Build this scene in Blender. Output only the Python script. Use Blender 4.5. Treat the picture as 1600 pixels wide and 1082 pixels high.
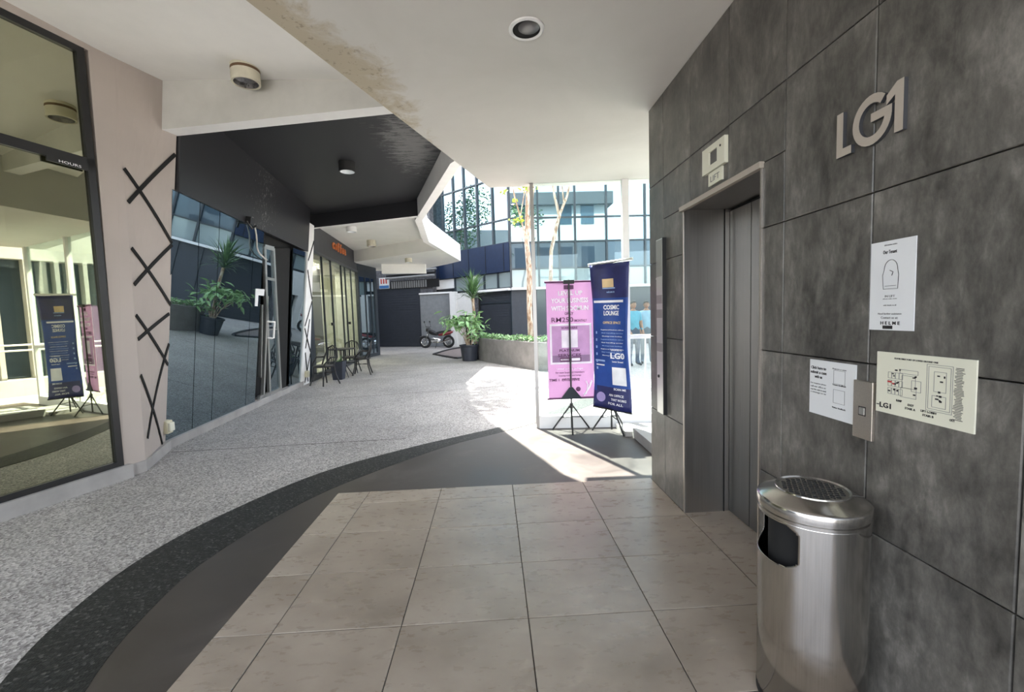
import bpy, bmesh, math, random
from mathutils import Vector, Matrix
random.seed(7)
for o in list(bpy.data.objects): bpy.data.objects.remove(o, do_unlink=True)
S = bpy.context.scene
COL = S.collection

# ------------------------------------------------------------------ camera
EYE = 1.443
YAW, PITCH, ROLL, FPX = .0438, .071, -.0317, 680.0
def cam_axes():
    cy, sy, cp, sp = math.cos(YAW), math.sin(YAW), math.cos(PITCH), math.sin(PITCH)
    f = Vector((sy*cp, cy*cp, -sp)); r = Vector((cy, -sy, 0)); u = r.cross(f)
    c, s = math.cos(ROLL), math.sin(ROLL)
    return c*r + s*u, -s*r + c*u, f
cd = bpy.data.cameras.new('camera'); cam = bpy.data.objects.new('camera', cd); COL.objects.link(cam)
r_, u_, f_ = cam_axes()
cam.matrix_world = Matrix(((r_.x, u_.x, -f_.x, 0), (r_.y, u_.y, -f_.y, 0), (r_.z, u_.z, -f_.z, EYE), (0, 0, 0, 1)))
cd.sensor_fit = 'HORIZONTAL'; cd.sensor_width = 36.0; cd.lens = 36.0*FPX/1600.0
cd.clip_start = .05; cd.clip_end = 300
S.camera = cam

# ------------------------------------------------------------------ light
SUN = Vector((-.25, .616, 1.0)).normalized()
w = bpy.data.worlds.new('sky'); S.world = w; w.use_nodes = True
nt = w.node_tree; bg = nt.nodes['Background']
sky = nt.nodes.new('ShaderNodeTexSky'); sky.sky_type = 'NISHITA'; sky.sun_disc = False
sky.sun_elevation = math.asin(SUN.z); sky.sun_rotation = math.atan2(SUN.x, SUN.y)
sky.air_density = 1.0; sky.dust_density = 2.5; sky.ozone_density = 1.0
hs = nt.nodes.new('ShaderNodeHueSaturation'); hs.inputs['Saturation'].default_value = .42
nt.links.new(sky.outputs[0], hs.inputs['Color']); nt.links.new(hs.outputs[0], bg.inputs[0])
bg.inputs[1].default_value = .38
sd = bpy.data.lights.new('sun', 'SUN'); sun = bpy.data.objects.new('sun', sd); COL.objects.link(sun)
sd.energy = 11.0; sd.angle = math.radians(.6); sd.color = (1, .95, .87)
sun.rotation_euler = SUN.to_track_quat('Z', 'Y').to_euler(); sun.location = (-5, 12, 20)
S.view_settings.view_transform = 'Standard'; S.view_settings.look = 'None'
S.view_settings.gamma = 1; S.view_settings.use_curve_mapping = False
S.view_settings.exposure = 1.82

# ------------------------------------------------------------------ materials
def nn(t, k, **kw):
    n = t.nodes.new(k)
    for a, b in kw.items():
        if a.startswith('_'): n.inputs[a[1:].replace('_', ' ')].default_value = b
        else: setattr(n, a, b)
    return n
def c4(c): return (c[0], c[1], c[2], 1)
def ramp(t, src, stops):
    r = t.nodes.new('ShaderNodeValToRGB'); e = r.color_ramp.elements
    while len(e) < len(stops): e.new(.5)
    for i, (p, c) in enumerate(stops): e[i].position = p; e[i].color = c4(c) if hasattr(c, '__len__') else (c, c, c, 1)
    t.links.new(src, r.inputs[0]); return r.outputs[0]
def mixc(t, fac, a, b, mode='MIX'):
    m = t.nodes.new('ShaderNodeMix'); m.data_type = 'RGBA'; m.blend_type = mode
    for i, v in ((0, fac), (6, a), (7, b)):
        if isinstance(v, bpy.types.NodeSocket): t.links.new(v, m.inputs[i])
        else: m.inputs[i].default_value = v if not hasattr(v, '__len__') else c4(v)
    return m.outputs[2]
def math_(t, op, a, b=None, clamp=False):
    m = t.nodes.new('ShaderNodeMath'); m.operation = op; m.use_clamp = clamp
    for i, v in enumerate((a, b)):
        if v is None: continue
        if isinstance(v, bpy.types.NodeSocket): t.links.new(v, m.inputs[i])
        else: m.inputs[i].default_value = v
    return m.outputs[0]
def base(name):
    m = bpy.data.materials.new(name); m.use_nodes = True
    return m, m.node_tree, m.node_tree.nodes['Principled BSDF']
def pos(t, scale=(1, 1, 1), rnd=False):
    g = t.nodes.new('ShaderNodeNewGeometry'); mp = t.nodes.new('ShaderNodeMapping'); mp.inputs['Scale'].default_value = scale
    t.links.new(g.outputs['Position'], mp.inputs['Vector'])
    if rnd:
        oi = t.nodes.new('ShaderNodeObjectInfo'); mu = math_(t, 'MULTIPLY', oi.outputs['Random'], 37.0)
        cb = t.nodes.new('ShaderNodeCombineXYZ')
        for k in range(3): t.links.new(mu, cb.inputs[k])
        t.links.new(cb.outputs[0], mp.inputs['Location'])
    return mp.outputs[0]
def noise(t, v, scale, detail=4, rough=.6, dist=0):
    n = t.nodes.new('ShaderNodeTexNoise'); n.inputs['Scale'].default_value = scale; n.inputs['Detail'].default_value = detail
    n.inputs['Roughness'].default_value = rough; n.inputs['Distortion'].default_value = dist
    t.links.new(v, n.inputs['Vector']); return n.outputs['Fac']
def bump(t, bs, h, strength=.2, d=.01):
    b = t.nodes.new('ShaderNodeBump'); b.inputs['Strength'].default_value = strength; b.inputs['Distance'].default_value = d
    t.links.new(h, b.inputs['Height']); t.links.new(b.outputs[0], bs.inputs['Normal'])
def plain(name, col, rough=.6, metal=0, var=.12, scale=6, spec=.5):
    m, t, b = base(name)
    n = noise(t, pos(t), scale)
    lo = tuple(x*(1-var) for x in col); hi = tuple(min(1, x*(1+var)) for x in col)
    t.links.new(ramp(t, n, [(.3, lo), (.7, hi)]), b.inputs['Base Color'])
    b.inputs['Roughness'].default_value = rough; b.inputs['Metallic'].default_value = metal
    b.inputs['Specular IOR Level'].default_value = spec
    return m
def m_clad():
    m, t, b = base('dark_concrete_laminate')
    v = pos(t, (1, 1, .75), True)
    a = noise(t, v, 2.8, 9, .7, .3); c = noise(t, pos(t, (5, 5, 2.0), True), 5, 6, .7, .25)
    f = math_(t, 'ADD', math_(t, 'MULTIPLY', a, .62), math_(t, 'MULTIPLY', c, .38))
    col = ramp(t, f, [(.35, (.033, .031, .028)), (.45, (.078, .073, .065)), (.54, (.13, .122, .108)), (.65, (.24, .225, .2))])
    t.links.new(col, b.inputs['Base Color'])
    t.links.new(ramp(t, c, [(.3, .3), (.7, .46)]), b.inputs['Roughness'])
    bump(t, b, c, .12, .004); return m
def m_tile():
    m, t, b = base('beige_grey_porcelain')
    a = noise(t, pos(t, (1, 1.4, 1), True), 2.2, 9, .62, .1); c = noise(t, pos(t, (2, 5, 1), True), 5, 6, .6, .1)
    f = math_(t, 'ADD', math_(t, 'MULTIPLY', a, .95), math_(t, 'MULTIPLY', c, .05))
    t.links.new(ramp(t, f, [(.2, (.23, .187, .142)), (.5, (.35, .292, .232)), (.8, (.45, .39, .32))]), b.inputs['Base Color'])
    t.links.new(ramp(t, c, [(.3, .24), (.7, .36)]), b.inputs['Roughness'])
    b.inputs['Specular IOR Level'].default_value = .62
    return m
def m_pebble(name, cols, stain=(.75, 1.1)):
    m, t, b = base(name)
    v = pos(t)
    vo = nn(t, 'ShaderNodeTexVoronoi'); vo.inputs['Scale'].default_value = 85; t.links.new(v, vo.inputs['Vector'])
    sep = t.nodes.new('ShaderNodeSeparateColor'); t.links.new(vo.outputs['Color'], sep.inputs[0])
    col = ramp(t, sep.outputs[0], cols)
    big = noise(t, v, .8, 6, .65, .4)
    k = ramp(t, big, [(.3, stain[0]), (.7, stain[1])])
    t.links.new(mixc(t, 1.0, col, k, 'MULTIPLY'), b.inputs['Base Color'])
    b.inputs['Roughness'].default_value = .62; b.inputs['Specular IOR Level'].default_value = .4
    bump(t, b, vo.outputs['Distance'], .35, .006); return m
def m_smooth_floor():
    m, t, b = base('dark_smooth_screed')
    v = pos(t)
    a = noise(t, v, 1.5, 8, .65, .7); c = noise(t, pos(t, (1, 1.4, 1)), 5, 6, .7, 1.2)
    col = ramp(t, a, [(.32, (.042, .035, .030)), (.55, (.072, .062, .054)), (.72, (.12, .107, .097))])
    mk = ramp(t, c, [(.67, 0.0), (.74, .55)])
    t.links.new(mixc(t, mk, col, (.24, .225, .2)), b.inputs['Base Color'])
    t.links.new(ramp(t, a, [(.3, .36), (.7, .55)]), b.inputs['Roughness']); return m
def m_slab():
    m, t, b = base('painted_soffit')
    g = t.nodes.new('ShaderNodeNewGeometry'); s = t.nodes.new('ShaderNodeSeparateXYZ'); t.links.new(g.outputs['Position'], s.inputs[0])
    # water stain that follows the slab's free edge, worst around the middle of it
    e = math_(t, 'SUBTRACT', math_(t, 'MULTIPLY', math_(t, 'ADD', s.outputs[0], 1.16), .938), math_(t, 'MULTIPLY', math_(t, 'SUBTRACT', s.outputs[1], 2.34), .346))
    al = math_(t, 'ABSOLUTE', math_(t, 'SUBTRACT', s.outputs[1], 2.9))
    n = noise(t, pos(t), 5, 8, .72, .6)
    d = math_(t, 'ADD', math_(t, 'SUBTRACT', .66, math_(t, 'MULTIPLY', e, 1.5)), math_(t, 'MULTIPLY', math_(t, 'SUBTRACT', n, .5), 1.1))
    d = math_(t, 'SUBTRACT', d, math_(t, 'MULTIPLY', al, .45))
    st = ramp(t, d, [(.1, 0.0), (.34, .75)])
    bg_ = ramp(t, noise(t, pos(t), .9, 6, .6, .5), [(.3, (.61, .585, .54)), (.7, (.69, .665, .62))])
    sp = ramp(t, noise(t, pos(t), 30, 3, .6), [(.58, 0.0), (.66, 1.0)])
    stc = mixc(t, sp, (.46, .38, .245), (.26, .19, .1))
    t.links.new(mixc(t, st, bg_, stc), b.inputs['Base Color']); b.inputs['Roughness'].default_value = .75; return m
def m_black_soffit():
    m, t, b = base('black_soffit_paint')
    g = t.nodes.new('ShaderNodeNewGeometry'); s = t.nodes.new('ShaderNodeSeparateXYZ'); t.links.new(g.outputs['Position'], s.inputs[0])
    dx = math_(t, 'MULTIPLY', math_(t, 'ADD', s.outputs[0], 1.02), 1.5); dy = math_(t, 'MULTIPLY', math_(t, 'SUBTRACT', s.outputs[1], 6.4), .5)
    r = math_(t, 'SQRT', math_(t, 'ADD', math_(t, 'MULTIPLY', dx, dx), math_(t, 'MULTIPLY', dy, dy)))
    n = noise(t, pos(t, (3, 16, 1)), 1.6, 7, .75, .5)
    d = math_(t, 'ADD', math_(t, 'SUBTRACT', .62, math_(t, 'MULTIPLY', r, .75)), math_(t, 'MULTIPLY', math_(t, 'SUBTRACT', n, .5), 2.4))
    f = ramp(t, d, [(.2, 0.0), (.42, .8)])
    t.links.new(mixc(t, f, (.022, .022, .025), (.17, .168, .165)), b.inputs['Base Color']); b.inputs['Roughness'].default_value = .5
    return m
def m_fascia():
    m, t, b = base('black_fascia_paint')
    n = noise(t, pos(t, (7, 7, 4)), 4, 6, .8, .3)
    g = t.nodes.new('ShaderNodeNewGeometry'); s = t.nodes.new('ShaderNodeSeparateXYZ'); t.links.new(g.outputs['Position'], s.inputs[0])
    k = math_(t, 'MULTIPLY', math_(t, 'ABSOLUTE', math_(t, 'SUBTRACT', s.outputs[1], 7.3)), .12)
    f = ramp(t, math_(t, 'SUBTRACT', n, k), [(.57, 0.0), (.6, .9)])
    t.links.new(mixc(t, f, (.02, .02, .023), (.4, .39, .37)), b.inputs['Base Color']); b.inputs['Roughness'].default_value = .38
    return m
def m_glass(name, back, refl, f0, f1, rough=.0, clear=False):
    m, t, b = base(name); t.nodes.remove(b); out = t.nodes['Material Output']
    if clear: a = nn(t, 'ShaderNodeBsdfTransparent', _Color=c4(back))
    else: a = nn(t, 'ShaderNodeBsdfDiffuse', _Color=c4(back))
    gl = nn(t, 'ShaderNodeBsdfGlossy', _Color=c4(refl), _Roughness=rough)
    lw = nn(t, 'ShaderNodeLayerWeight', _Blend=.35 if not clear or f0 > .3 else .5)
    mr = t.nodes.new('ShaderNodeMapRange'); mr.inputs[3].default_value = f0; mr.inputs[4].default_value = f1
    t.links.new(lw.outputs['Facing'] if not clear or f0 > .3 else math_(t, 'POWER', lw.outputs['Facing'], 4.0), mr.inputs[0])
    mx = t.nodes.new('ShaderNodeMixShader'); t.links.new(mr.outputs[0], mx.inputs[0])
    t.links.new(a.outputs[0], mx.inputs[1]); t.links.new(gl.outputs[0], mx.inputs[2]); t.links.new(mx.outputs[0], out.inputs[0]); return m
def m_brushed(name, col, rough, stretch=(60, 60, 1)):
    m, t, b = base(name)
    n = noise(t, pos(t, stretch), 4, 4, .6)
    lo = tuple(x*.85 for x in col)
    t.links.new(ramp(t, n, [(.3, lo), (.7, col)]), b.inputs['Base Color'])
    t.links.new(ramp(t, n, [(.3, rough*.8), (.7, rough*1.25)]), b.inputs['Roughness'])
    b.inputs['Metallic'].default_value = 1.0; return m
def m_leaf(name, a, c):
    m, t, b = base(name)
    t.links.new(ramp(t, noise(t, pos(t), 9, 3), [(.3, a), (.7, c)]), b.inputs['Base Color'])
    b.inputs['Roughness'].default_value = .45
    b.inputs['Transmission Weight'].default_value = 0.0
    return m
def m_cloth(name, col):
    m, t, b = base(name); b.inputs['Base Color'].default_value = c4(col); b.inputs['Roughness'].default_value = .5
    tr = nn(t, 'ShaderNodeBsdfTranslucent', _Color=c4(col)); mx = t.nodes.new('ShaderNodeMixShader'); mx.inputs[0].default_value = .13
    t.links.new(b.outputs[0], mx.inputs[1]); t.links.new(tr.outputs[0], mx.inputs[2]); t.links.new(mx.outputs[0], t.nodes['Material Output'].inputs[0]); return m
def m_bark():
    m, t, b = base('peeling_bark')
    n = noise(t, pos(t, (4, 4, 1)), 4, 7, .7, .8)
    t.links.new(ramp(t, n, [(.34, (.16, .085, .05)), (.47, (.36, .24, .16)), (.58, (.62, .54, .44))]), b.inputs['Base Color'])
    b.inputs['Roughness'].default_value = .8; bump(t, b, n, .4, .02); return m
M = dict(
 clad=m_clad(), tile=m_tile(), slab=m_slab(), blacksoffit=m_black_soffit(), fascia=m_fascia(), screed=m_smooth_floor(), bark=m_bark(),
 pebble=m_pebble('washed_pebble_floor', [(.0, (.17, .155, .145)), (.3, (.31, .292, .275)), (.6, (.41, .39, .365)), (1, (.60, .575, .545))]),
 band=m_pebble('dark_pebble_band', [(.0, (.012, .013, .012)), (.55, (.02, .021, .019)), (.9, (.045, .046, .042)), (1, (.11, .11, .10))]),
 grout=plain('dark_grout', (.05, .043, .036), .9), gap=plain('black_joint', (.008, .008, .008), .9),
 white=plain('white_paint', (.88, .86, .82), .7, var=.04, scale=1.5), bright=plain('clean_white_paint', (.82, .81, .79), .65, var=.03),
 beam=plain('grey_beam_paint', (.54, .53, .495), .7, var=.10, scale=2), pillar=plain('taupe_paint', (.44, .385, .345), .6, var=.05, scale=1.2),
 curb=plain('grey_curb_concrete', (.34, .325, .31), .7, var=.15, scale=3), planter=plain('cast_concrete', (.2, .19, .185), .8, var=.2, scale=4),
 black=plain('black_metal', (.014, .014, .015), .4), rubber=plain('black_rubber', (.012, .012, .012), .75), darkgrey=plain('dark_grey_paint', (.05, .052, .058), .5),
 navy=plain('navy_spandrel', (.008, .018, .048), .45, spec=.3), charcoal=plain('charcoal_shutter', (.03, .035, .046), .5), garage=plain('grey_shutter', (.23, .24, .25), .6),
 frame=plain('dark_mullion', (.02, .028, .036), .35), alu=m_brushed('aluminium', (.75, .75, .73), .35), steel=m_brushed('brushed_steel', (.62, .60, .57), .17, (70, 70, .6)),
 doorsteel=m_brushed('dark_brushed_steel', (.27, .262, .25), .34, (40, 40, .4)), jamb=m_brushed('grey_brushed_steel', (.45, .435, .42), .36, (40, 40, .4)), steelh=m_brushed('satin_steel', (.7, .64, .58), .35, (1, 60, 60)),
 gfacade=m_glass('dark_tinted_glass', (.012, .02, .026), (.62, .74, .80), .28, .75), gshop=m_glass('shop_window_glass', (.40, .40, .29), (.80, .80, .60), .48, .8, clear=True),
 gclear=m_glass('clear_screen_glass', (.90, .965, .96), (.85, .95, .95), .03, 1.0, clear=True), gcurtain=m_glass('blue_reflective_glass', (.02, .045, .06), (.52, .66, .70), .55, .85),
 gcoffee=m_glass('coffee_shop_glass', (.92, .94, .88), (.9, .9, .9), .04, .7, clear=True), gspan=m_glass('grey_spandrel_glass', (.045, .065, .085), (.5, .62, .7), .07, .5),
 paper=plain('white_paper', (.72, .73, .735), .7, var=.02), cream=plain('cream_board', (.72, .71, .58), .5, var=.02), ink=plain('black_ink', (.02, .018, .02), .6), inkgrey=plain('grey_ink', (.2, .2, .2), .6), inkred=plain('red_ink', (.45, .04, .04), .6),
 pink=m_cloth('pink_vinyl', (.52, .26, .47)), pinkdark=plain('plum_ink', (.13, .035, .11), .5), pinklight=plain('pale_pink_ink', (.9, .8, .9), .5), mauve=plain('mauve_ink', (.30, .17, .31), .5), lilac=plain('lilac_ink', (.56, .30, .55), .5),
 blue=plain('blue_vinyl', (.015, .065, .30), .45, var=.25, scale=3), bluetop=plain('dark_blue_vinyl', (.02, .025, .12), .45, var=.3), whiteink=plain('white_ink', (.88, .87, .9), .5), gold=plain('gold_ink', (.75, .55, .3), .5), paleblue=plain('pale_blue_ink', (.35, .5, .8), .5), violet=plain('violet_ink', (.35, .28, .55), .5),
 orange=plain('orange_sign', (.62, .17, .05), .5), wall_in=plain('shop_interior', (.52, .53, .46), .8), curtain=plain('cream_curtain', (.85, .80, .62), .8), floor_in=plain('brown_floor', (.10, .07, .05), .5),
 palm=m_leaf('palm_leaf', (.05, .11, .04), (.13, .25, .09)), bush=m_leaf('bush_leaf', (.16, .34, .12), (.38, .56, .28)), lime=m_leaf('lime_leaf', (.30, .42, .05), (.5, .6, .12)), crown=m_leaf('crown_leaf', (.05, .12, .03), (.14, .25, .06)),
 soil=plain('soil', (.06, .045, .03), .9), pot=plain('dark_pot', (.03, .035, .05), .5), red=plain('red_fairing', (.2, .015, .02), .3), chrome=m_brushed('chrome', (.8, .8, .8), .12), lens=plain('lamp_lens', (.75, .78, .8), .2),
 skin=plain('brown_skin', (.25, .14, .09), .6), shirt=plain('cyan_shirt', (.08, .27, .36), .8), trousers=plain('dark_trousers', (.05, .07, .11), .8), hair=plain('black_hair', (.012, .01, .01), .7), white_shirt=plain('pale_blue_shirt', (.22, .36, .45), .8), trousers2=plain('grey_trousers', (.14, .17, .2), .8),
 lampbody=plain('aged_white_enamel', (.62, .58, .46), .5), rust=plain('rust', (.14, .08, .04), .8), reflector=m_brushed('lamp_reflector', (.35, .34, .34), .3), outlet=plain('yellowed_plastic', (.62, .58, .42), .5), wicker=plain('dark_wicker', (.03, .028, .028), .6),
 letter=plain('warm_metal_letter', (.42, .37, .31), .38, var=.05), stone=plain('rubble_stone', (.10, .10, .11), .85, var=.5, scale=9), deck=plain('brown_grating', (.2, .165, .155), .7, var=.3, scale=14), signred=plain('sign_red', (.5, .08, .06), .5), signblue=plain('sign_blue', (.06, .18, .42), .5), far_white=plain('white_render', (.72, .71, .69), .8, var=.04), upper=plain('upper_render', (.40, .42, .43), .8, var=.06, scale=1), gblind=m_glass('blinded_glass', (.26, .31, .31), (.6, .7, .72), .12, .6),  # far_white is the plain white of the far wall and pillar
 purple=plain('plum_soffit', (.035, .022, .035), .6), sensor=plain('grey_screen', (.09, .085, .085), .3), ceilblack=plain('black_lamp', (.02, .02, .02), .5), pipe=plain('grey_pipe', (.2, .2, .2), .6), cable=plain('white_cable', (.5, .48, .44), .6))

# ------------------------------------------------------------------ mesh helpers
def V(*a): return Vector(a)
def chain(p):
    o = Vector()
    while p: o = o+p.location; p = p.parent
    return o
class MB:
    def __init__(s): s.v = []; s.f = []; s.m = []; s.mats = []
    def mi(s, mat):
        if mat is None: return 0
        if mat not in s.mats: s.mats.append(mat)
        return s.mats.index(mat)
    def add(s, vs, fs, mat=None):
        o = len(s.v); s.v += [Vector(p) for p in vs]; k = s.mi(mat)
        for f in fs: s.f.append([i+o for i in f]); s.m.append(k)
        return s
    def box(s, a, b, mat=None):
        x0, y0, z0 = a; x1, y1, z1 = b
        return s.add([(x, y, z) for z in (z0, z1) for y in (y0, y1) for x in (x0, x1)],
                     [(0, 2, 3, 1), (4, 5, 7, 6), (0, 1, 5, 4), (2, 6, 7, 3), (0, 4, 6, 2), (1, 3, 7, 5)], mat)
    def obox(s, c, ax, ay, az, mat=None):   # centre and three half-axes
        c, ax, ay, az = map(Vector, (c, ax, ay, az))
        return s.add([c+i*ax+j*ay+k*az for k in (-1, 1) for j in (-1, 1) for i in (-1, 1)],
                     [(0, 2, 3, 1), (4, 5, 7, 6), (0, 1, 5, 4), (2, 6, 7, 3), (0, 4, 6, 2), (1, 3, 7, 5)], mat)
    def prism(s, poly, z0, z1, mat=None):   # polygon in plan, z may be a function
        n = len(poly); f0 = z0 if callable(z0) else (lambda x, y: z0); f1 = z1 if callable(z1) else (lambda x, y: z1)
        vs = [(x, y, f0(x, y)) for x, y in poly]+[(x, y, f1(x, y)) for x, y in poly]
        ar = sum(poly[i][0]*poly[(i+1) % n][1]-poly[(i+1) % n][0]*poly[i][1] for i in range(n))
        idx = list(range(n)) if ar > 0 else list(range(n))[::-1]
        fs = [idx[::-1], [i+n for i in idx]]
        for k in range(n): a, b = idx[k], idx[(k+1) % n]; fs.append([a, b, b+n, a+n])
        return s.add(vs, fs, mat)
    def slab(s, quad, off, mat=None):       # any planar polygon of 3-D points thickened by the vector off
        q = [Vector(p) for p in quad]; n = len(q); off = Vector(off)
        fs = [list(range(n)), [i+n for i in range(n)][::-1]]
        for k in range(n): fs.append([k, k+n, (k+1) % n+n, (k+1) % n])
        return s.add(q+[p+off for p in q], fs, mat)
    def tube(s, pts, r, n=8, mat=None, cap=True):
        pts = [Vector(p) for p in pts]; rs = r if hasattr(r, '__len__') else [r]*len(pts)
        vs = []; fs = []; up = None
        for i, p in enumerate(pts):
            t = (pts[min(i+1, len(pts)-1)]-pts[max(i-1, 0)]).normalized()
            if up is None: up = t.orthogonal().normalized()
            a = (up-t*up.dot(t)).normalized(); up = a; b = t.cross(a)
            for k in range(n):
                g = 2*math.pi*k/n; vs.append(p+(a*math.cos(g)+b*math.sin(g))*rs[i])
        for i in range(len(pts)-1):
            for k in range(n): fs.append([i*n+k, i*n+(k+1) % n, (i+1)*n+(k+1) % n, (i+1)*n+k])
        if cap: fs.append(list(range(n))[::-1]); fs.append([(len(pts)-1)*n+k for k in range(n)])
        return s.add(vs, fs, mat)
    def lathe(s, prof, c=(0, 0, 0), n=32, mat=None, axis=None):  # profile of (r, z)
        c = Vector(c); vs = []; fs = []
        q = Vector((0, 0, 1)).rotation_difference(Vector(axis)) if axis else None
        for r, z in prof:
            for k in range(n):
                g = 2*math.pi*k/n; p = Vector((r*math.cos(g), r*math.sin(g), z))
                vs.append(c+(q @ p if q else p))
        for i in range(len(prof)-1):
            for k in range(n): fs.append([i*n+k, i*n+(k+1) % n, (i+1)*n+(k+1) % n, (i+1)*n+k])
        return s.add(vs, fs, mat)
    def build(s, name, mat=None, parent=None, smooth=False, recalc=False):
        me = bpy.data.meshes.new(name); off = chain(parent)
        me.from_pydata([tuple(p-off) for p in s.v], [], s.f)
        ms = s.mats if s.mats else [mat]
        if s.mats and mat and mat not in s.mats: ms = s.mats
        for q in ms: me.materials.append(q)
        if s.mats: me.polygons.foreach_set('material_index', s.m)
        if recalc:
            bm = bmesh.new(); bm.from_mesh(me); bmesh.ops.recalc_face_normals(bm, faces=bm.faces); bm.to_mesh(me); bm.free()
        if smooth:
            me.polygons.foreach_set('use_smooth', [True]*len(me.polygons)); me.set_sharp_from_angle(angle=math.radians(40))
        me.update(); o = bpy.data.objects.new(name, me); COL.objects.link(o)
        if parent: o.parent = parent
        return o
def thing(name, label, cat, loc=(0, 0, 0), group=None):
    o = bpy.data.objects.new(name, None); COL.objects.link(o); o.location = loc; o.empty_display_size = .1
    o['label'] = label; o['category'] = cat
    if group: o['group'] = group
    return o
def tag(o, label, cat, group=None):
    o['label'] = label; o['category'] = cat
    if group: o['group'] = group
    return o
def struct(o, label=None):
    o['kind'] = 'structure'
    if label: o['label'] = label
    return o
def stuff(o): o['kind'] = 'stuff'; return o
def copytree(o, parent=None):
    c = o.copy(); COL.objects.link(c)
    if parent: c.parent = parent
    for ch in list(o.children): copytree(ch, c)
    return c
def bevel(o, w=.004, seg=2):
    m = o.modifiers.new('bevel', 'BEVEL'); m.width = w; m.segments = seg; m.limit_method = 'ANGLE'; return o
FONT = {}
def lettering(txt, centre, xa, ya, w, h, mat, parent, name='lettering', depth=.001, bold=0.0):
    if (txt, bold) not in FONT:
        cu = bpy.data.curves.new('t', 'FONT'); cu.body = txt; cu.extrude = .02; cu.offset = bold; cu.resolution_u = 2
        ob = bpy.data.objects.new('t', cu); COL.objects.link(ob); dg = bpy.context.evaluated_depsgraph_get()
        me = bpy.data.meshes.new_from_object(ob.evaluated_get(dg)); FONT[(txt, bold)] = [v.co.copy() for v in me.vertices], [list(p.vertices) for p in me.polygons]
        bpy.data.objects.remove(ob); bpy.data.meshes.remove(me); bpy.data.curves.remove(cu)
    vs, fs = FONT[(txt, bold)]
    x0 = min(v.x for v in vs); x1 = max(v.x for v in vs); y0 = min(v.y for v in vs); y1 = max(v.y for v in vs)
    xa = Vector(xa).normalized(); ya = Vector(ya).normalized(); za = xa.cross(ya); c = Vector(centre)
    mb = MB(); mb.add([c+xa*((v.x-x0)/(x1-x0)-.5)*w+ya*((v.y-y0)/(y1-y0)-.5)*h+za*(v.z/.02*depth*.5+depth*.5) for v in vs], fs)
    return mb.build(name, mat, parent)
UP = V(0, 0, 1)

# ------------------------------------------------------------------ floors
g = MB(); g.box((-30, -14, -.3), (30, 45, -.012)); floor = struct(g.build('floor', M['pebble']), 'washed pebble concrete floor of the covered passage')
joint = MB()
for a, b in (((-3.75, 5.1), (-1.1, 5.25)), ((-3.0, 8.2), (.2, 8.9)), ((-3.6, 11.9), (-.8, 12.4))):
    a = V(*a, -.0115); b = V(*b, -.0115); d = (b-a).normalized(); n = V(-d.y, d.x, 0)*.006
    joint.slab([a-n, b-n, b+n, a+n], (0, 0, .0006))
joint.build('floor_joint', M['grout'], floor)
def smooth_path(pts, k=6):
    out = []; P = [Vector(p) for p in pts]; n = len(P)
    for i in range(n-1):
        p0, p1, p2, p3 = P[max(i-1, 0)], P[i], P[i+1], P[min(i+2, n-1)]
        for j in range(k):
            t = j/k; out.append(.5*((2*p1)+(-p0+p2)*t+(2*p0-5*p1+4*p2-p3)*t*t+(-p0+3*p1-3*p2+p3)*t**3))
    out.append(P[-1]); return out
up_ = smooth_path([(-1.15, .2), (-1.72, 1.1), (-2.06, 1.75), (-2.21, 2.2), (-2.25, 2.75), (-2.1, 3.35), (-1.68, 4.17), (-.91, 4.90), (.0, 5.55), (.58, 6.1), (1.3, 7.0), (1.9, 8.2)])
lo_ = smooth_path([(-.8, .2), (-1.36, 1.1), (-1.68, 1.72), (-1.80, 2.2), (-1.81, 2.7), (-1.62, 3.36), (-1.28, 3.97), (-.55, 4.84), (.13, 5.38), (.65, 5.82), (1.5, 6.7), (2.1, 7.9)])
bd = MB()
for i in range(len(up_)-1):
    q = [lo_[i], lo_[i+1], up_[i+1], up_[i]]; bd.slab([(p.x, p.y, -.0065) for p in q], (0, 0, -.05))
struct(bd.build('trim_1', M['band']), 'curved dark pebble band set into the floor')
sc = MB(); lim = [p for p in lo_ if p.y < 5.5]
poly = [(p.x, p.y) for p in lim]+[(.13, 5.38), (.6, 5.46), (4, 5.1), (4, .2)]
sc.add([(x, y, -.008) for x, y in poly], [list(range(len(poly)))[::-1]])
for v in sc.v: pass
struct(sc.build('floor.001', M['screed'], recalc=True), 'dark smooth screed floor between pebble band and tiles')
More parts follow.
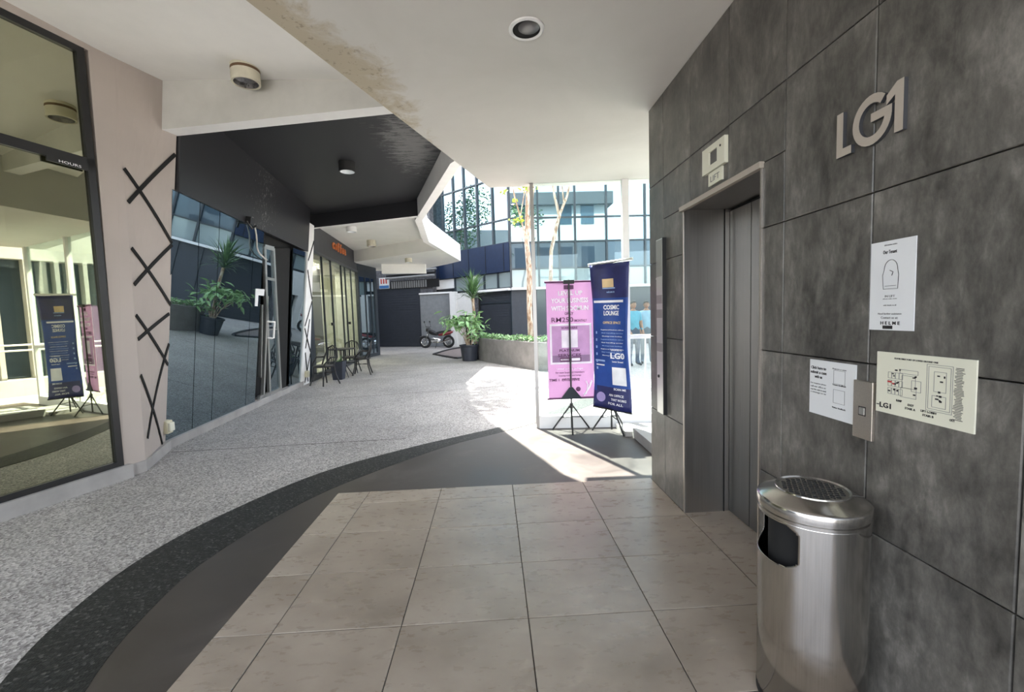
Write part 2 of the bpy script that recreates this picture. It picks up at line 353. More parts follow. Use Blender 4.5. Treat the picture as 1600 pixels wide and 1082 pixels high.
# raised lobby tiles: every tile a part
tb = MB(); tb.box((-1.335, -1.6, -.2), (1.66, 3.615, -.004)); lobby = struct(tb.build('floor.002', M['grout']), 'lobby floor of beige grey tiles')
xs = [-1.34, -1.076, -.476, .124, .724, 1.322]; ys = [3.62, 3.386, 2.915, 2.444, 1.973, 1.502, 1.031, .56, .089, -.382, -.853, -1.4]
tiles = {}
for j in range(len(ys)-1):
    for i in range(5):
        wx, wy = xs[i+1]-xs[i]-.005, ys[j]-ys[j+1]-.005; key = (round(wx, 3), round(wy, 3))
        cx, cy = (xs[i]+xs[i+1])/2, (ys[j]+ys[j+1])/2
        if key not in tiles:
            mb = MB(); h = .5
            e = .0015
            mb.add([(-wx/2, -wy/2, -.02), (wx/2, -wy/2, -.02), (wx/2, wy/2, -.02), (-wx/2, wy/2, -.02), (-wx/2, -wy/2, -e), (wx/2, -wy/2, -e), (wx/2, wy/2, -e), (-wx/2, wy/2, -e),
                    (-wx/2+e, -wy/2+e, 0), (wx/2-e, -wy/2+e, 0), (wx/2-e, wy/2-e, 0), (-wx/2+e, wy/2-e, 0)],
                   [(0, 1, 5, 4), (1, 2, 6, 5), (2, 3, 7, 6), (3, 0, 4, 7), (4, 5, 9, 8), (5, 6, 10, 9), (6, 7, 11, 10), (7, 4, 8, 11), (8, 9, 10, 11)])
            t = mb.build('tile', M['tile'], lobby); tiles[key] = t
        else: t = tiles[key].copy(); COL.objects.link(t)
        t.location = (cx, cy, random.uniform(-.0006, .0004))
th = MB(); th.box((1.326, 2.095, -.02), (1.655, 2.945, 0)); th.build('tile', M['tile'], lobby)

# ------------------------------------------------------------------ ceilings and canopy
def edge_y(x): return 2.34+(x+1.16)*(5.57-2.34)/(.03+1.16)
ce = MB(); ce.prism([(-2.46, -1.2), (3.6, -1.2), (3.6, 5.52), (.02, 5.60)], 3.05, 4.3)
# no hole is cut; a black disc paints the shade inside the recessed downlight
ceil = struct(ce.build('ceiling', M['slab']), 'white painted lobby ceiling slab with water stained edge')
bz = lambda x, y: 4.0-.1*(x+3.45)
cb = MB(); cb.prism([(-8.5, -1.2), (-2.3, -1.2), (.2, 5.1), (-3.2, 5.1), (-8.5, 5.1)], bz, 4.55); struct(cb.build('ceiling.001', M['white']), 'upper white ceiling beside the shop window')
b1 = MB(); p1 = [(-3.5, 4.90), (.2, 4.20), (.2, 4.37), (-3.33, 5.03)]; p1 = [(-3.62, 4.92), (-.2, 4.27), (-.2, 4.44), (-3.33, 5.04), (-3.45, 5.08)]
b1.prism(p1, 3.5, 4.5); b1o = b1.build('trim_2', M['beam']); b1o.data.materials.append(M['bright'])
for p in b1o.data.polygons:
    if p.normal.z < -.5: p.material_index = 1
struct(b1o, 'grey painted beam with white underside')
edge_o = [(.17, 5.25), (-.35, 6.1), (-1.40, 9.45), (-1.64, 12.1), (-1.46, 13.47)]
def offs(poly, d):
    out = []
    for i, p in enumerate(poly):
        a = Vector(poly[max(i-1, 0)]); b = Vector(poly[min(i+1, len(poly)-1)]); t = (b-a).normalized(); out.append((p[0]-t.y*d, p[1]+t.x*d))
    return out
edge_i = offs(edge_o, .15)
eb = MB(); eb.prism(edge_o+edge_i[::-1], 3.5, 4.1); struct(eb.build('trim_3', M['bright']), 'white edge beam of the passage canopy')
roof = MB(); roof.prism([(-9, 4.9), (.0, 4.9), (-.40, 6.0), (-1.46, 9.45), (-1.70, 12.1), (-1.6, 14.2), (-9, 14.2)], 4.1, 4.2); struct(roof.build('ceiling.002', M['bright']), 'canopy roof')
bk = MB(); bk.prism([(-3.6, 5.0), (-.2, 4.4), (-.06, 4.75), (-.5, 6.1), (-1.5, 9.2), (-3.9, 9.95)], lambda x, y: 3.9-.022*(y-5), 4.1); struct(bk.build('ceiling.003', M['blacksoffit']), 'black painted soffit with peeling paint')
b2 = MB(); b2.prism([(-4.1, 10.03), (-1.42, 9.02), (-1.42, 9.14), (-4.1, 10.15)], 3.5, 4.1); b2o = b2.build('trim_4', M['bright']); b2o.data.materials.append(M['blacksoffit'])
for p in b2o.data.polygons:
    if p.normal.y < -.5: p.material_index = 1
struct(b2o, 'thin black fronted beam with white underside')
ws = MB(); ws.prism([(-5.2, 10.2), (-4, 10.1), (-1.5, 9.1), (-1.72, 12.1), (-1.6, 14.5), (-5.2, 16.2)], 3.9, 4.1); struct(ws.build('ceiling.004', M['white']), 'white canopy soffit')
fs_ = MB(); fs_.prism([(-5.2, 16.1), (-4.69, 15.77), (-1.47, 13.45), (-1.08, 16.35), (-1.64, 17.22), (-2.38, 18.17), (-3, 19), (-5.2, 19)], 3.5, 4.1); struct(fs_.build('ceiling.005', M['white']), 'far white canopy soffit with white fascia')
b4 = MB(); b4.prism([(-4.07, 16.68), (-2.48, 17.04), (-2.48, 17.2), (-4.07, 16.88)], 3.15, 3.51); struct(b4.build('trim_5', M['white']), 'far white cross beam under the canopy')

# ------------------------------------------------------------------ right wall with cladding and lift
wr = MB(); wr.box((1.342, -2.3, 0), (1.75, 2.09, 3.05)); wr.box((1.342, 2.95, 0), (1.75, 3.575, 3.05)); wr.box((1.342, 2.09, 2.12), (1.75, 2.95, 3.05)); wr.box((1.66, 2.09, 0), (1.75, 2.95, 2.12))
wallr = struct(wr.build('wall_right', M['gap']), 'wall of dark mottled concrete look panels around the lift')
zs = [.0, .632, 1.232, 1.822, 2.432, 3.05]; yc = [3.58, 3.285, 2.84, 2.38, 1.92, 1.465, 1.01, .555, .1, -.355, -.81, -1.3, -2.3]
def panel(y0, y1, z0, z1):
    gp = .0022; mb = MB(); x0, x1 = 1.345, 1.318; e = .003
    a, b, c, d = y1+gp, y0-gp, z0+gp, z1-gp
    if b-a < .02 or d-c < .02: return
    mb.add([(x0, a, c), (x0, b, c), (x0, b, d), (x0, a, d), (x1+e, a, c), (x1+e, b, c), (x1+e, b, d), (x1+e, a, d), (x1, a+e, c+e), (x1, b-e, c+e), (x1, b-e, d-e), (x1, a+e, d-e)],
           [(4, 5, 9, 8), (5, 6, 10, 9), (6, 7, 11, 10), (7, 4, 8, 11), (8, 9, 10, 11), (0, 1, 5, 4), (1, 2, 6, 5), (2, 3, 7, 6), (3, 0, 4, 7)])
    o = mb.build('panel', M['clad'], wallr, recalc=True); return o
for i in range(len(yc)-1):
    for k in range(5):
        y0, y1, z0, z1 = yc[i], yc[i+1], zs[k], zs[k+1]
        if y0 <= 2.09+.001 or y1 >= 2.95-.001 or z0 >= 2.12: panel(y0, y1, z0, z1); continue
        if z1 > 2.13: panel(y0, y1, 2.13, z1)
        zz = min(z1, 2.13)
        if y0 > 2.96: panel(y0, 2.955, z0, zz)
        if y1 < 2.08: panel(2.085, y1, z0, zz)
door = struct(MB().box((1.652, 2.095, 0), (1.659, 2.945, 2.115)).build('door_1', M['gap']), 'steel lift door in the dark panel wall')
for a, b in ((2.70, 2.942), (2.098, 2.694)):
    bevel(MB().box((1.64, a, .004), (1.655, b, 2.10)).build('door_leaf', M['doorsteel'], door), .002)
MB().box((1.322, 2.945, 0), (1.652, 2.958, 2.12)).build('jamb', M['jamb'], door)
MB().box((1.60, 2.940, 0), (1.606, 2.946, 2.12)).build('jamb_groove', M['gap'], door)
MB().box((1.322, 2.082, 0), (1.652, 2.095, 2.12)).build('jamb', M['jamb'], door)
MB().box((1.322, 2.082, 2.115), (1.652, 2.958, 2.128)).build('head_lining', M['doorsteel'], door)
MB().box((1.296, 2.07, 2.105), (1.322, 2.965, 2.135)).build('architrave', M['letter'], door)
MB().box((1.309, 2.074, 0), (1.322, 2.084, 2.105)).build('architrave', M['steelh'], door)
MB().box((1.322, 2.95, 0), (1.318, 2.962, 2.105)).build('architrave', M['steelh'], door)
WX, WY = V(0, -1, 0), UP
# level indicator over the lift
t = thing('level_indicator', 'square white lift indicator plate with dark window above the lift door', 'indicator', (1.318, 2.51, 2.24))
mb = MB()
for a, b, c, d in ((2.385, 2.635, 2.35, 2.385), (2.385, 2.635, 2.24, 2.275), (2.385, 2.465, 2.275, 2.35), (2.555, 2.635, 2.275, 2.35)): mb.box((1.296, a, c), (1.318, b, d))
mb.build('plate', M['cream'], t); MB().box((1.305, 2.465, 2.275), (1.317, 2.555, 2.35)).build('window', M['sensor'], t)
MB().lathe([(0, .0), (.006, 0), (.006, .003), (0, .003)], (1.2955, 2.425, 2.345), 10, axis=(-1, 0, 0)).build('screw', M['ink'], t)
t = thing('notice_plate', 'small cream plate with dark marks hanging under the lift indicator', 'sign', (1.318, 2.505, 2.16))
MB().box((1.306, 2.43, 2.162), (1.318, 2.58, 2.236)).build('plate', M['cream'], t)
lettering('LIFT', (1.306, 2.505, 2.197), WX, WY, .10, .032, M['inkgrey'], t)
# landing panel left of the lift
t = thing('landing_panel', 'tall narrow steel panel standing proud of the wall left of the lift', 'panel', (1.318, 3.305, .64))
bevel(MB().box((1.29, 3.245, .64), (1.318, 3.37, 1.985)).build('housing', M['alu'], t), .003)
MB().box((1.287, 3.25, 1.70), (1.291, 3.362, 1.975)).build('display', M['jamb'], t)
MB().box((1.286, 3.247, 1.682), (1.291, 3.366, 1.694)).build('trim_strip', M['alu'], t)
for z in (1.53, 1.42, 1.16): MB().box((1.288, 3.25, z-.035), (1.291, 3.362, z+.03)).build('insert', M['jamb'], t)
MB().lathe([(0, .0), (.012, 0), (.012, .006), (0, .006)], (1.29, 3.33, .93), 14, axis=(-1, 0, 0)).build('key_switch', M['ink'], t)
MB().box((1.289, 3.238, .64), (1.318, 3.245, 1.985)).build('shaded_side', M['black'], t)  # black strip painted as the shade on the panel's side
# LG1 letters
t = thing('level_sign', 'raised steel letters LG1 on the dark wall right of the lift', 'sign', (1.318, 1.49, 1.98))
def wl(pts, name, parent):                       # outline in (u to the right, z) on the wall
    q = [V(1.318, -u, z) for u, z in pts]; o = MB().slab(q, (-.014, 0, 0)).build(name, M['letter'], parent, recalc=True); return o
wl([(-1.612, 1.985), (-1.612, 2.142), (-1.583, 2.142), (-1.583, 2.013), (-1.545, 2.013), (-1.545, 1.985)], 'letter_l', t)
def dark_sides(o):
    o.data.materials.append(M['darkgrey'])
    for p in o.data.polygons:
        if abs(p.normal.x) < .5: p.material_index = 1
gc, gz, ro, ri = -1.464, 2.063, .083, .054
arc = lambda r, a0, a1, n=26: [(gc+r*.92*math.cos(a0+(a1-a0)*i/n), gz+r*math.sin(a0+(a1-a0)*i/n)) for i in range(n+1)]
A0, A1 = math.radians(48), math.radians(362)
mb = MB(); ou, inn = arc(ro, A0, A1), arc(ri, A0, A1)
for i in range(26): mb.slab([V(1.318, -u, z) for u, z in (ou[i], ou[i+1], inn[i+1], inn[i])], (-.014, 0, 0))
mb.slab([V(1.318, -u, z) for u, z in ((gc-.002, gz-.008), (gc+ro*.92, gz-.008), (gc+ro*.92, gz+.02), (gc-.002, gz+.02))], (-.0141, 0, 0))
mb.build('letter_g', M['letter'], t, recalc=True)
wl([(-1.378, 1.985), (-1.378, 2.105), (-1.408, 2.085), (-1.408, 2.115), (-1.372, 2.143), (-1.348, 2.143), (-1.348, 1.985)], 'numeral_1', t)
for o in t.children: dark_sides(o)
# paper notices
def board(name, label, cat, y0, y1, z0, z1, mat, th=.003, skew=0):
    t = thing(name, label, cat, (1.318, (y0+y1)/2, z0))
    MB().slab([(1.3175, y0, z0), (1.3175, y1, z0), (1.3175, y1, z1+skew), (1.3175, y0, z1)], (-th, 0, 0)).build('sheet', mat, t, recalc=True); t['x'] = 1.3175-th
    return t
def dash(mb, x, y, z, w, h): mb.box((x-.0006, y-w/2, z-h/2), (x, y+w/2, z+h/2))
t = board('tall_notice', 'tall white paper notice with a line drawing, taped above the floor map', 'notice', 1.462, 1.302, 1.353, 1.648, M['paper'])
X = t['x']; del t['x']
lettering('Our Tenant', (X, 1.39, 1.612), WX, WY, .05, .012, M['ink'], t); lettering('information notice', (X, 1.388, 1.635), WX, WY, .045, .005, M['inkgrey'], t)
mb = MB(); cxx, czz = 1.385, 1.535
path = [(cxx+.024*math.cos(a), czz+.02+.03*math.sin(a)) for a in [i*math.pi/12 for i in range(13)]]+[(cxx-.028, czz), (cxx-.026, czz-.045), (cxx+.026, czz-.045), (cxx+.03, czz), (cxx+.024, czz+.02)]
mb.tube([(X-.0005, y, z) for y, z in path], .0009, 4); mb.tube([(X-.0005, cxx-.02, czz-.035), (X-.0005, cxx+.02, czz-.035)], .0008, 4); mb.tube([(X-.0005, cxx+.004, czz+.016), (X-.0005, cxx-.008, czz+.01), (X-.0005, cxx-.004, czz-.002)], .0012, 4)
mb.build('line_drawing', M['ink'], t)
for z, w_, h_, s_ in ((1.466, .036, .007, 'IN LIFT'), (1.457, .05, .004, 'please take note'), (1.436, .046, .004, 'with thanks to all'), (1.408, .085, .006, 'Need further assistance'), (1.395, .062, .008, 'Contact us at:')): lettering(s_, (X, 1.386, z), WX, WY, w_, h_, M['inkgrey'], t)
lettering('H E L M E', (X, 1.383, 1.377), WX, WY, .07, .011, M['ink'], t, bold=.02)
mb = MB(); dash(mb, X, 1.392, 1.363, .036, .011); mb.build('black_label', M['ink'], t)
t = board('square_notice', 'square white paper notice with two columns, left of the call button', 'notice', 1.742, 1.512, 1.0, 1.222, M['paper']); X = t['x']; del t['x']
for i, s_ in enumerate(('Click here to', 'submit a case', 'with us')): lettering(s_, (X, 1.694, 1.19-.018*i), WX, WY, (.08, .085, .04)[i], .012, M['ink'], t, bold=.015)
for i, s_ in enumerate(('For enquiries please', 'call our office or', 'scan the code to send', 'a message to us')): lettering(s_, (X, 1.694, 1.125-.0125*i), WX, WY, .082, .007, M['inkgrey'], t)
for z, s_ in ((1.196, 'Report a case'), (1.135, 'Tenant feedback'), (1.046, 'Visitor feedback')): lettering(s_, (X, 1.588, z), WX, WY, .065, .006, M['ink'], t)
mb = MB()
for z in (1.165, 1.09):
    for yy, zz, w_, h_ in ((1.588, z+.026, .054, .0012), (1.588, z-.026, .054, .0012), (1.561, z, .0012, .053), (1.615, z, .0012, .053)): dash(mb, X, yy, zz, w_, h_)
mb.build('code_frame', M['inkgrey'], t)
t = board('floor_map', 'cream plastic floor map with LG1 printed in its corner, rightmost on the wall', 'map', 1.425, 1.118, 1.075, 1.28, M['cream'], .005); X = t['x']; del t['x']
mb = MB()
def fr(y, z, w_, h_, k=.0011):
    for a, b, c, d in ((y, z+h_/2, w_, k), (y, z-h_/2, w_, k), (y-w_/2, z, k, h_), (y+w_/2, z, k, h_)): dash(mb, X, a, b, c, d)
for i in range(4):
    for j in range(3): fr(1.375-.013*i, 1.205-.026*j, .012, .02)
fr(1.31, 1.19, .045, .04); fr(1.31, 1.155, .052, .03); fr(1.285, 1.18, .03, .035); fr(1.215, 1.185, .075, .14); fr(1.215, 1.185, .064, .128); fr(1.213, 1.205, .035, .06); fr(1.215, 1.145, .04, .035); fr(1.31, 1.222, .06, .012)
mb.build('plan_lines', M['inkgrey'], t)
mb = MB(); rr = random.Random(3)
for i in range(34): dash(mb, X-.0002, 1.16+rr.uniform(-.002, .002), 1.252-.0045*i, rr.uniform(.014, .028), .0018)
for i in range(26): dash(mb, X-.0002, rr.choice((1.375, 1.362, 1.349, 1.336, 1.29, 1.22, 1.205, 1.235, 1.215))+rr.uniform(-.005, .005), rr.choice((1.205, 1.18, 1.153, 1.225, 1.165))+rr.uniform(-.006, .006), rr.uniform(.004, .01), rr.uniform(.003, .007))
stuff(mb.build('plan_marks', M['ink'], t)); mb = MB(); dash(mb, X-.0003, 1.375, 1.183, .016, .006); dash(mb, X-.0003, 1.362, 1.178, .008, .005); mb.build('red_mark', M['inkred'], t)
lettering('LG1', (X, 1.389, 1.1), WX, WY, .042, .018, M['ink'], t, bold=.03); lettering('-', (X, 1.417, 1.1), WX, WY, .01, .003, M['ink'], t)
lettering('FLOOR DIRECTORY OF LOWER GROUND ONE', (X, 1.29, 1.262), WX, WY, .14, .005, M['ink'], t)
for y, z, s_ in ((1.3, 1.118, 'EXIT'), (1.302, 1.106, 'STAIR A'), (1.243, 1.109, 'LIFT LOBBY'), (1.245, 1.097, 'STAIR B'), (1.175, 1.1, 'OUT'), (1.34, 1.125, 'RAMP')): lettering(s_, (X, y, z), WX, WY, .007*len(s_)*.7, .007, M['ink'], t, bold=.015)
t = thing('call_button_panel', 'steel lift call button plate between the white notice and the map', 'button panel', (1.318, 1.472, .96))
bevel(MB().box((1.305, 1.432, .962), (1.318, 1.512, 1.17)).build('plate', M['steelh'], t), .002)
mb = MB()
for a, b, c, d in ((1.472, 1.077, .028, .003), (1.472, 1.047, .028, .003), (1.4585, 1.062, .003, .033), (1.4855, 1.062, .003, .033)): dash(mb, 1.305, a, b, c, d)
mb.build('button_surround', M['ink'], t); bevel(MB().box((1.302, 1.461, 1.05), (1.306, 1.483, 1.074)).build('button', M['alu'], t), .001)

# ------------------------------------------------------------------ litter bin
BX, BY, BR, BH = 1.118, 1.462, .168, .775
t = thing('litter_bin', 'round brushed steel litter bin with ashtray top against the wall', 'bin', (BX, BY, 0))
def bin_body():
    mb = MB(); n = 160; lev = [.02, .3, .5]+[.54+.004*i for i in range(44)]
    a0 = math.radians(170); hw = math.radians(50)     # opening faces left and towards the lobby
    vs = []
    for z in lev:
        for k in range(n): g = 2*math.pi*k/n; vs.append((BX+BR*math.cos(g), BY+BR*math.sin(g), z))
    fs = []
    for i in range(len(lev)-1):
        zm = (lev[i]+lev[i+1])/2
        for k in range(n):
            g = 2*math.pi*(k+.5)/n; d = abs((g-a0+math.pi) % (2*math.pi)-math.pi)
            u = d/hw; v = (zm-.630)/.076
            if abs(v) < 1 and u < 1 and (abs(u)**4+abs(v)**4) < 1.15: continue
            fs.append([i*n+k, i*n+(k+1) % n, (i+1)*n+(k+1) % n, (i+1)*n+k])
    mb.add(vs, fs); return mb
bo = bin_body().build('body', M['steel'], t, smooth=True); sm = bo.modifiers.new('solid', 'SOLIDIFY'); sm.thickness = .004; sm.offset = -1
MB().lathe([(0, .5), (BR-.035, .5), (BR-.035, .712), (0, .712)], (BX, BY, 0), 40).build('inner_liner', M['gap'], t, smooth=True)
MB().lathe([(BR-.006, 0), (BR+.001, 0), (BR+.001, .022), (BR-.006, .022)], (BX, BY, 0), 48).build('base_ring', M['rubber'], t)
lid = MB().lathe([(BR-.004, .712), (BR+.002, .712), (BR+.002, .722), (BR-.003, .724), (BR-.003, .730), (BR+.003, .732), (BR+.004, .757), (BR+.001, .764), (BR-.006, .768), (.118, .791), (.112, .793), (.108, .789), (.108, .77), (0, .77)], (BX, BY, 0), 72).build('lid', M['steel'], t, smooth=True)
pl_ = MB(); hr = .0075; holes = [(.0195*(i+.5*(j % 2)), .017*j) for i in range(-6, 7) for j in range(-6, 7)]; holes = [h for h in holes if math.hypot(*h) < .094]
MB().lathe([(.106, .793), (.113, .797), (.114, .7915), (.106, .789)], (BX, BY, 0), 56).build('ashtray_rim', M['chrome'], lid, smooth=True)
MB().lathe([(0, .7925), (.1065, .7925), (.1065, .787), (0, .787)], (BX, BY, 0), 48).build('ashtray_plate', M['steel'], lid)
hm = MB()
for hx, hy in holes: hm.lathe([(0, .7932), (hr, .7932), (hr, .791)], (BX+hx, BY+hy, 0), 10)
stuff(hm.build('ashtray_holes', M['black'], lid))

# ------------------------------------------------------------------ downlights
def downlight(name, label, x, y, z, r, h, body, inner, grp='surface mounted cylinder downlights'):
    t = thing(name, label, 'ceiling light', (x, y, z), grp)
    hs_ = MB().lathe([(0, z), (r, z), (r, z-h), (r*.86, z-h), (r*.86, z-h*.82)], (x, y, 0), 32, axis=None).build('housing', body, t, smooth=True)
    MB().lathe([(r*.86, z-h*.98), (r*.8, z-h*.7), (r*.55, z-h*.55), (0, z-h*.5)], (x, y, 0), 28).build('reflector', inner, hs_, smooth=True)
    return t
t = downlight('surface_downlight', 'aged white cylinder downlight under the upper left ceiling', -2.27, 4.44, 3.89, .125, .155, M['lampbody'], M['reflector'])
MB().lathe([(.1255, 3.835), (.1262, 3.84), (.1262, 3.855), (.1255, 3.86)], (-2.27, 4.44, 0), 32).build('rust_ring', M['rust'], t)
downlight('surface_downlight', 'black cylinder downlight on the black soffit', -2.14, 6.97, 3.87, .125, .155, M['ceilblack'], M['lens'])
downlight('surface_downlight', 'yellowed cylinder downlight on the white canopy soffit near the coffee shop', -3.67, 13.94, 3.91, .14, .2, M['lampbody'], M['reflector'])
downlight('surface_downlight', 'small white cylinder downlight on the far white soffit beside the end beam', -2.8, 15.29, 3.51, .12, .15, M['lampbody'], M['lens'])
downlight('surface_downlight', 'white cylinder downlight half hidden behind the black fronted beam', -3.63, 11.89, 3.91, .13, .14, M['bright'], M['lens'])
t = thing('recessed_downlight', 'recessed round downlight with white ring in the lobby ceiling', 'ceiling light', (.25, 2.56, 3.05))
MB().lathe([(.078, 3.049), (.1, 3.049), (.1, 3.041), (.09, 3.036), (.078, 3.041)], (.25, 2.56, 0), 40).build('trim_ring', M['bright'], t, smooth=True)
MB().lathe([(.078, 3.041), (.078, 3.046), (0, 3.047)], (.25, 2.56, 0), 32).build('opening', M['gap'], t)  # black disc in place of the shaded recess
MB().lathe([(.06, 3.0455), (.05, 3.04), (.02, 3.038), (0, 3.038)], (.262, 2.55, 0), 24).build('lamp', M['sensor'], t, smooth=True)

# ------------------------------------------------------------------ left shop window
A = V(-3.60, 4.27, 0); D1 = V(.287, .958, 0); N1 = V(.958, -.287, 0)
def W(s, z, o=0): return A+D1*s+N1*o+UP*z
def wbox(mb, s0, s1, z0, z1, o0, o1): return mb.slab([W(s0, z0, o0), W(s1, z0, o0), W(s1, z1, o0), W(s0, z1, o0)], N1*(o1-o0))
fm = MB()
for z0, z1 in ((.12, .17), (2.90, 2.98), (3.90, 3.96)): wbox(fm, -3.4, .0, z0, z1, -.04, .02)
for s0, s1 in ((-.06, 0), (-1.0, -.95), (-3.4, -3.34)): wbox(fm, s0, s1, .17, 3.9, -.04, .02)
win1 = struct(fm.build('window_1', M['black'], recalc=True), 'large shop window with black frame')
for z0, z1 in ((.17, 2.90), (2.98, 3.90)):
    for s0, s1 in ((-.95, -.06), (-3.34, -1.0)): wbox(MB(), s0, s1, z0, z1, -.015, -.005).build('pane', M['gshop'], win1, recalc=True)
cb_ = MB(); wbox(cb_, -3.6, .05, -.012, .12, -.15, .06); struct(cb_.build('baseboard_left', M['curb'], recalc=True), 'grey curb under the shop window')
wt = MB(); wbox(wt, -3.6, .05, 3.96, 4.3, -.05, .02); struct(wt.build('wall_left', M['pillar'], recalc=True), 'taupe strip over the shop window')
lb = MB(); wbox(lb, -.36, -.07, 2.86, 2.90, .02, .035); lo = lb.build('door_closer', M['black'], win1, recalc=True)
lettering('HOURS', W(-.2, 2.88, .036), D1, UP, .16, .022, M['whiteink'], win1)
sh = MB()   # dim shop interior behind the window
for a, b in (((-3.4, .1), (0, .1)),): pass
wbox(sh, -3.5, .05, .1, 4.0, -1.3, -1.25); struct(sh.build('wall_left.001', M['wall_in'], recalc=True), 'shop interior wall')
sf = MB(); wbox(sf, -3.5, .05, .02, .1, -1.3, -.06); struct(sf.build('floor.003', M['floor_in'], recalc=True), 'brown shop floor')
se = MB(); wbox(se, -3.5, .05, 4.0, 4.05, -1.3, -.05); wbox(se, .0, .05, .1, 4.0, -1.3, -.05); struct(se.build('ceiling.006', M['wall_in'], recalc=True), 'shop ceiling')

# ------------------------------------------------------------------ dark leaning shopfront
P0 = V(-3.9, 5.3, 0); D2 = V(-.0995, .995, 0); L2 = V(.14925, .014925, 1); N2 = D2.cross(L2).normalized()
if N2.x < 0: N2 = -N2
SHR = -.078
def Fp(s, z, o=0): return P0+D2*s+L2*z+N2*o
def fbox(mb, q, o0, o1, mat=None): return mb.slab([Fp(s, z, o0) for s, z in q], N2*(o1-o0), mat)
def fq(s0, s1, z0, z1, k=SHR): return [(s0+k*z0, z0), (s1+k*z0, z0), (s1+k*z1, z1), (s0+k*z1, z1)]
# pillar with crossed strips
t = thing('angular_pillar', 'taupe angular pillar with crossed black strips beside the shop window', 'pillar', (-3.7, 4.7, 0))
Cb, Ct = Fp(-.10, 0), Fp(-.10-.065*4.05, 4.05)
Ab, At, Bb, Bt = V(-3.60, 4.27, 0), V(-3.575, 4.30, 4.05), V(-3.545, 4.47, 0), V(-3.50, 4.50, 4.05)
pb = MB(); back = V(-.9, .25, 0)
pts = [Ab, Bb, Cb, Cb+back, Ab+back, At, Bt, Ct, Ct+back, At+back]
pb.add(pts, [(0, 4, 3, 2, 1), (5, 6, 7, 8, 9), (0, 1, 6, 5), (1, 2, 7, 6), (2, 3, 8, 7), (3, 4, 9, 8), (4, 0, 5, 9)])
pb.f.remove([1, 2, 7, 6]); pb.m.pop()
for i in range(8):
    for j in range(16):
        g4 = []
        for u, k in ((i/8, j/16), ((i+1)/8, j/16), ((i+1)/8, (j+1)/16), (i/8, (j+1)/16)): g4.append(Bb.lerp(Bt, k).lerp(Cb.lerp(Ct, k), u))
        pb.add(g4, [(0, 1, 2, 3)])
pb.build('shaft', M['pillar'], t, recalc=True)
def pf(u, z, o=.004):       # point on the crossed face
    k = z/4.05; a = Bb.lerp(Bt, k); c = Cb.lerp(Ct, k); n = (c-a).cross(UP).normalized(); return a.lerp(c, u)+n*o
def strip(p, q, name, parent, fn, w_=.022, mat='black'):
    a0, b0 = Vector(p), Vector(q); n = 8; mb = MB(); vs = []
    for i in range(n+1):
        k = i/n; u = p[0]+(q[0]-p[0])*k; z = p[1]+(q[1]-p[1])*k; c = fn(u, z); c2 = fn(u+(q[0]-p[0])*.01, z+(q[1]-p[1])*.01); tn = (c2-c).normalized(); nrm = (fn(u, z, .02)-fn(u, z, 0)).normalized(); sd_ = tn.cross(nrm)*w_
        vs += [c-sd_, c+sd_, c+sd_+nrm*.006, c-sd_+nrm*.006]
    fs = []
    for i in range(n):
        for k in range(4): fs.append([i*4+k, i*4+(k+1) % 4, (i+1)*4+(k+1) % 4, (i+1)*4+k])
    fs += [[0, 1, 2, 3], [n*4, n*4+1, n*4+2, n*4+3]]
    return mb.add(vs, fs).build(name, M[mat], parent, recalc=True)
XS = [((.02, 2.86), (.99, 3.36)), ((.02, 2.98), (.97, 2.30)), ]
for p, q in (((.03, 2.66), (.98, 3.30)), ((.0, 2.98), (.97, 2.36)), ((.97, 2.34), (.03, 1.86)), ((.03, 2.22), (.99, 1.68)), ((.03, 1.32), (.95, 1.58)), ((.02, 1.56), (.97, 1.0)), ((.98, 1.24), (.12, .30)), ((.03, .96), (.80, .10))): strip(p, q, 'strip', t, pf, .018, 'gap')
pcb = MB(); pcb.prism([(-3.60, 4.27), (-3.53, 4.46), (-3.83, 5.22), (-4.3, 5.5), (-4.4, 4.6)], -.012, .1); struct(pcb.build('baseboard_left.001', M['curb']), 'grey curb around the pillar foot')
# base curb, panes, doors
cu = MB(); fbox(cu, [(-.12, -.02), (4.75, -.02), (4.75, .10), (-.12, .10)], -.2, .035); struct(cu.build('baseboard_left.002', M['curb'], recalc=True), 'grey curb under the dark shopfront')
w2 = MB(); fbox(w2, [(-.15, .0), (4.7, .0), (4.2, 4.1), (-.4, 4.1)], -.16, -.12); win2 = struct(w2.build('window_2', M['gap'], recalc=True), 'dark reflective leaning glass shopfront')
cuts = [-.1, .44, .905, 1.94, 2.30]
for a, b in zip(cuts[:-1], cuts[1:]): fbox(MB(), fq(a+.006, b-.006, .10, 2.93), -.02, 0).build('pane', M['gfacade'], win2, recalc=True)
fbox(MB(), [(3.93, .1), (4.64, .1), (4.22, 2.91), (3.46, 2.88)], -.02, 0).build('pane', M['gfacade'], win2, recalc=True)
fa = MB(); fbox(fa, [(-.26, 2.93), (4.25, 2.93), (4.10, 4.08), (-.36, 4.08)], -.1, .03); struct(fa.build('wall_left.002', M['fascia'], recalc=True), 'black fascia over the dark shopfront with flaked paint')
d2 = MB()   # aluminium framed double door
def bar(mb, p, q, w_, o0=-.03, o1=.02): 
    a, b = Vector(p), Vector(q); n = Vector((-(b-a).y, (b-a).x)).normalized()*w_/2; return fbox(mb, [tuple(a-n), tuple(b-n), tuple(b+n), tuple(a+n)], o0, o1)
dl = [(2.90, .13), (3.42, .13), (2.48, 2.72), (2.12, 2.70)]
for i in range(4): bar(d2, dl[i], dl[(i+1) % 4], .07)
bar(d2, (2.25, 2.2), (2.66, 2.2), .045); bar(d2, (2.55, 1.32), (2.98, 1.32), .012)
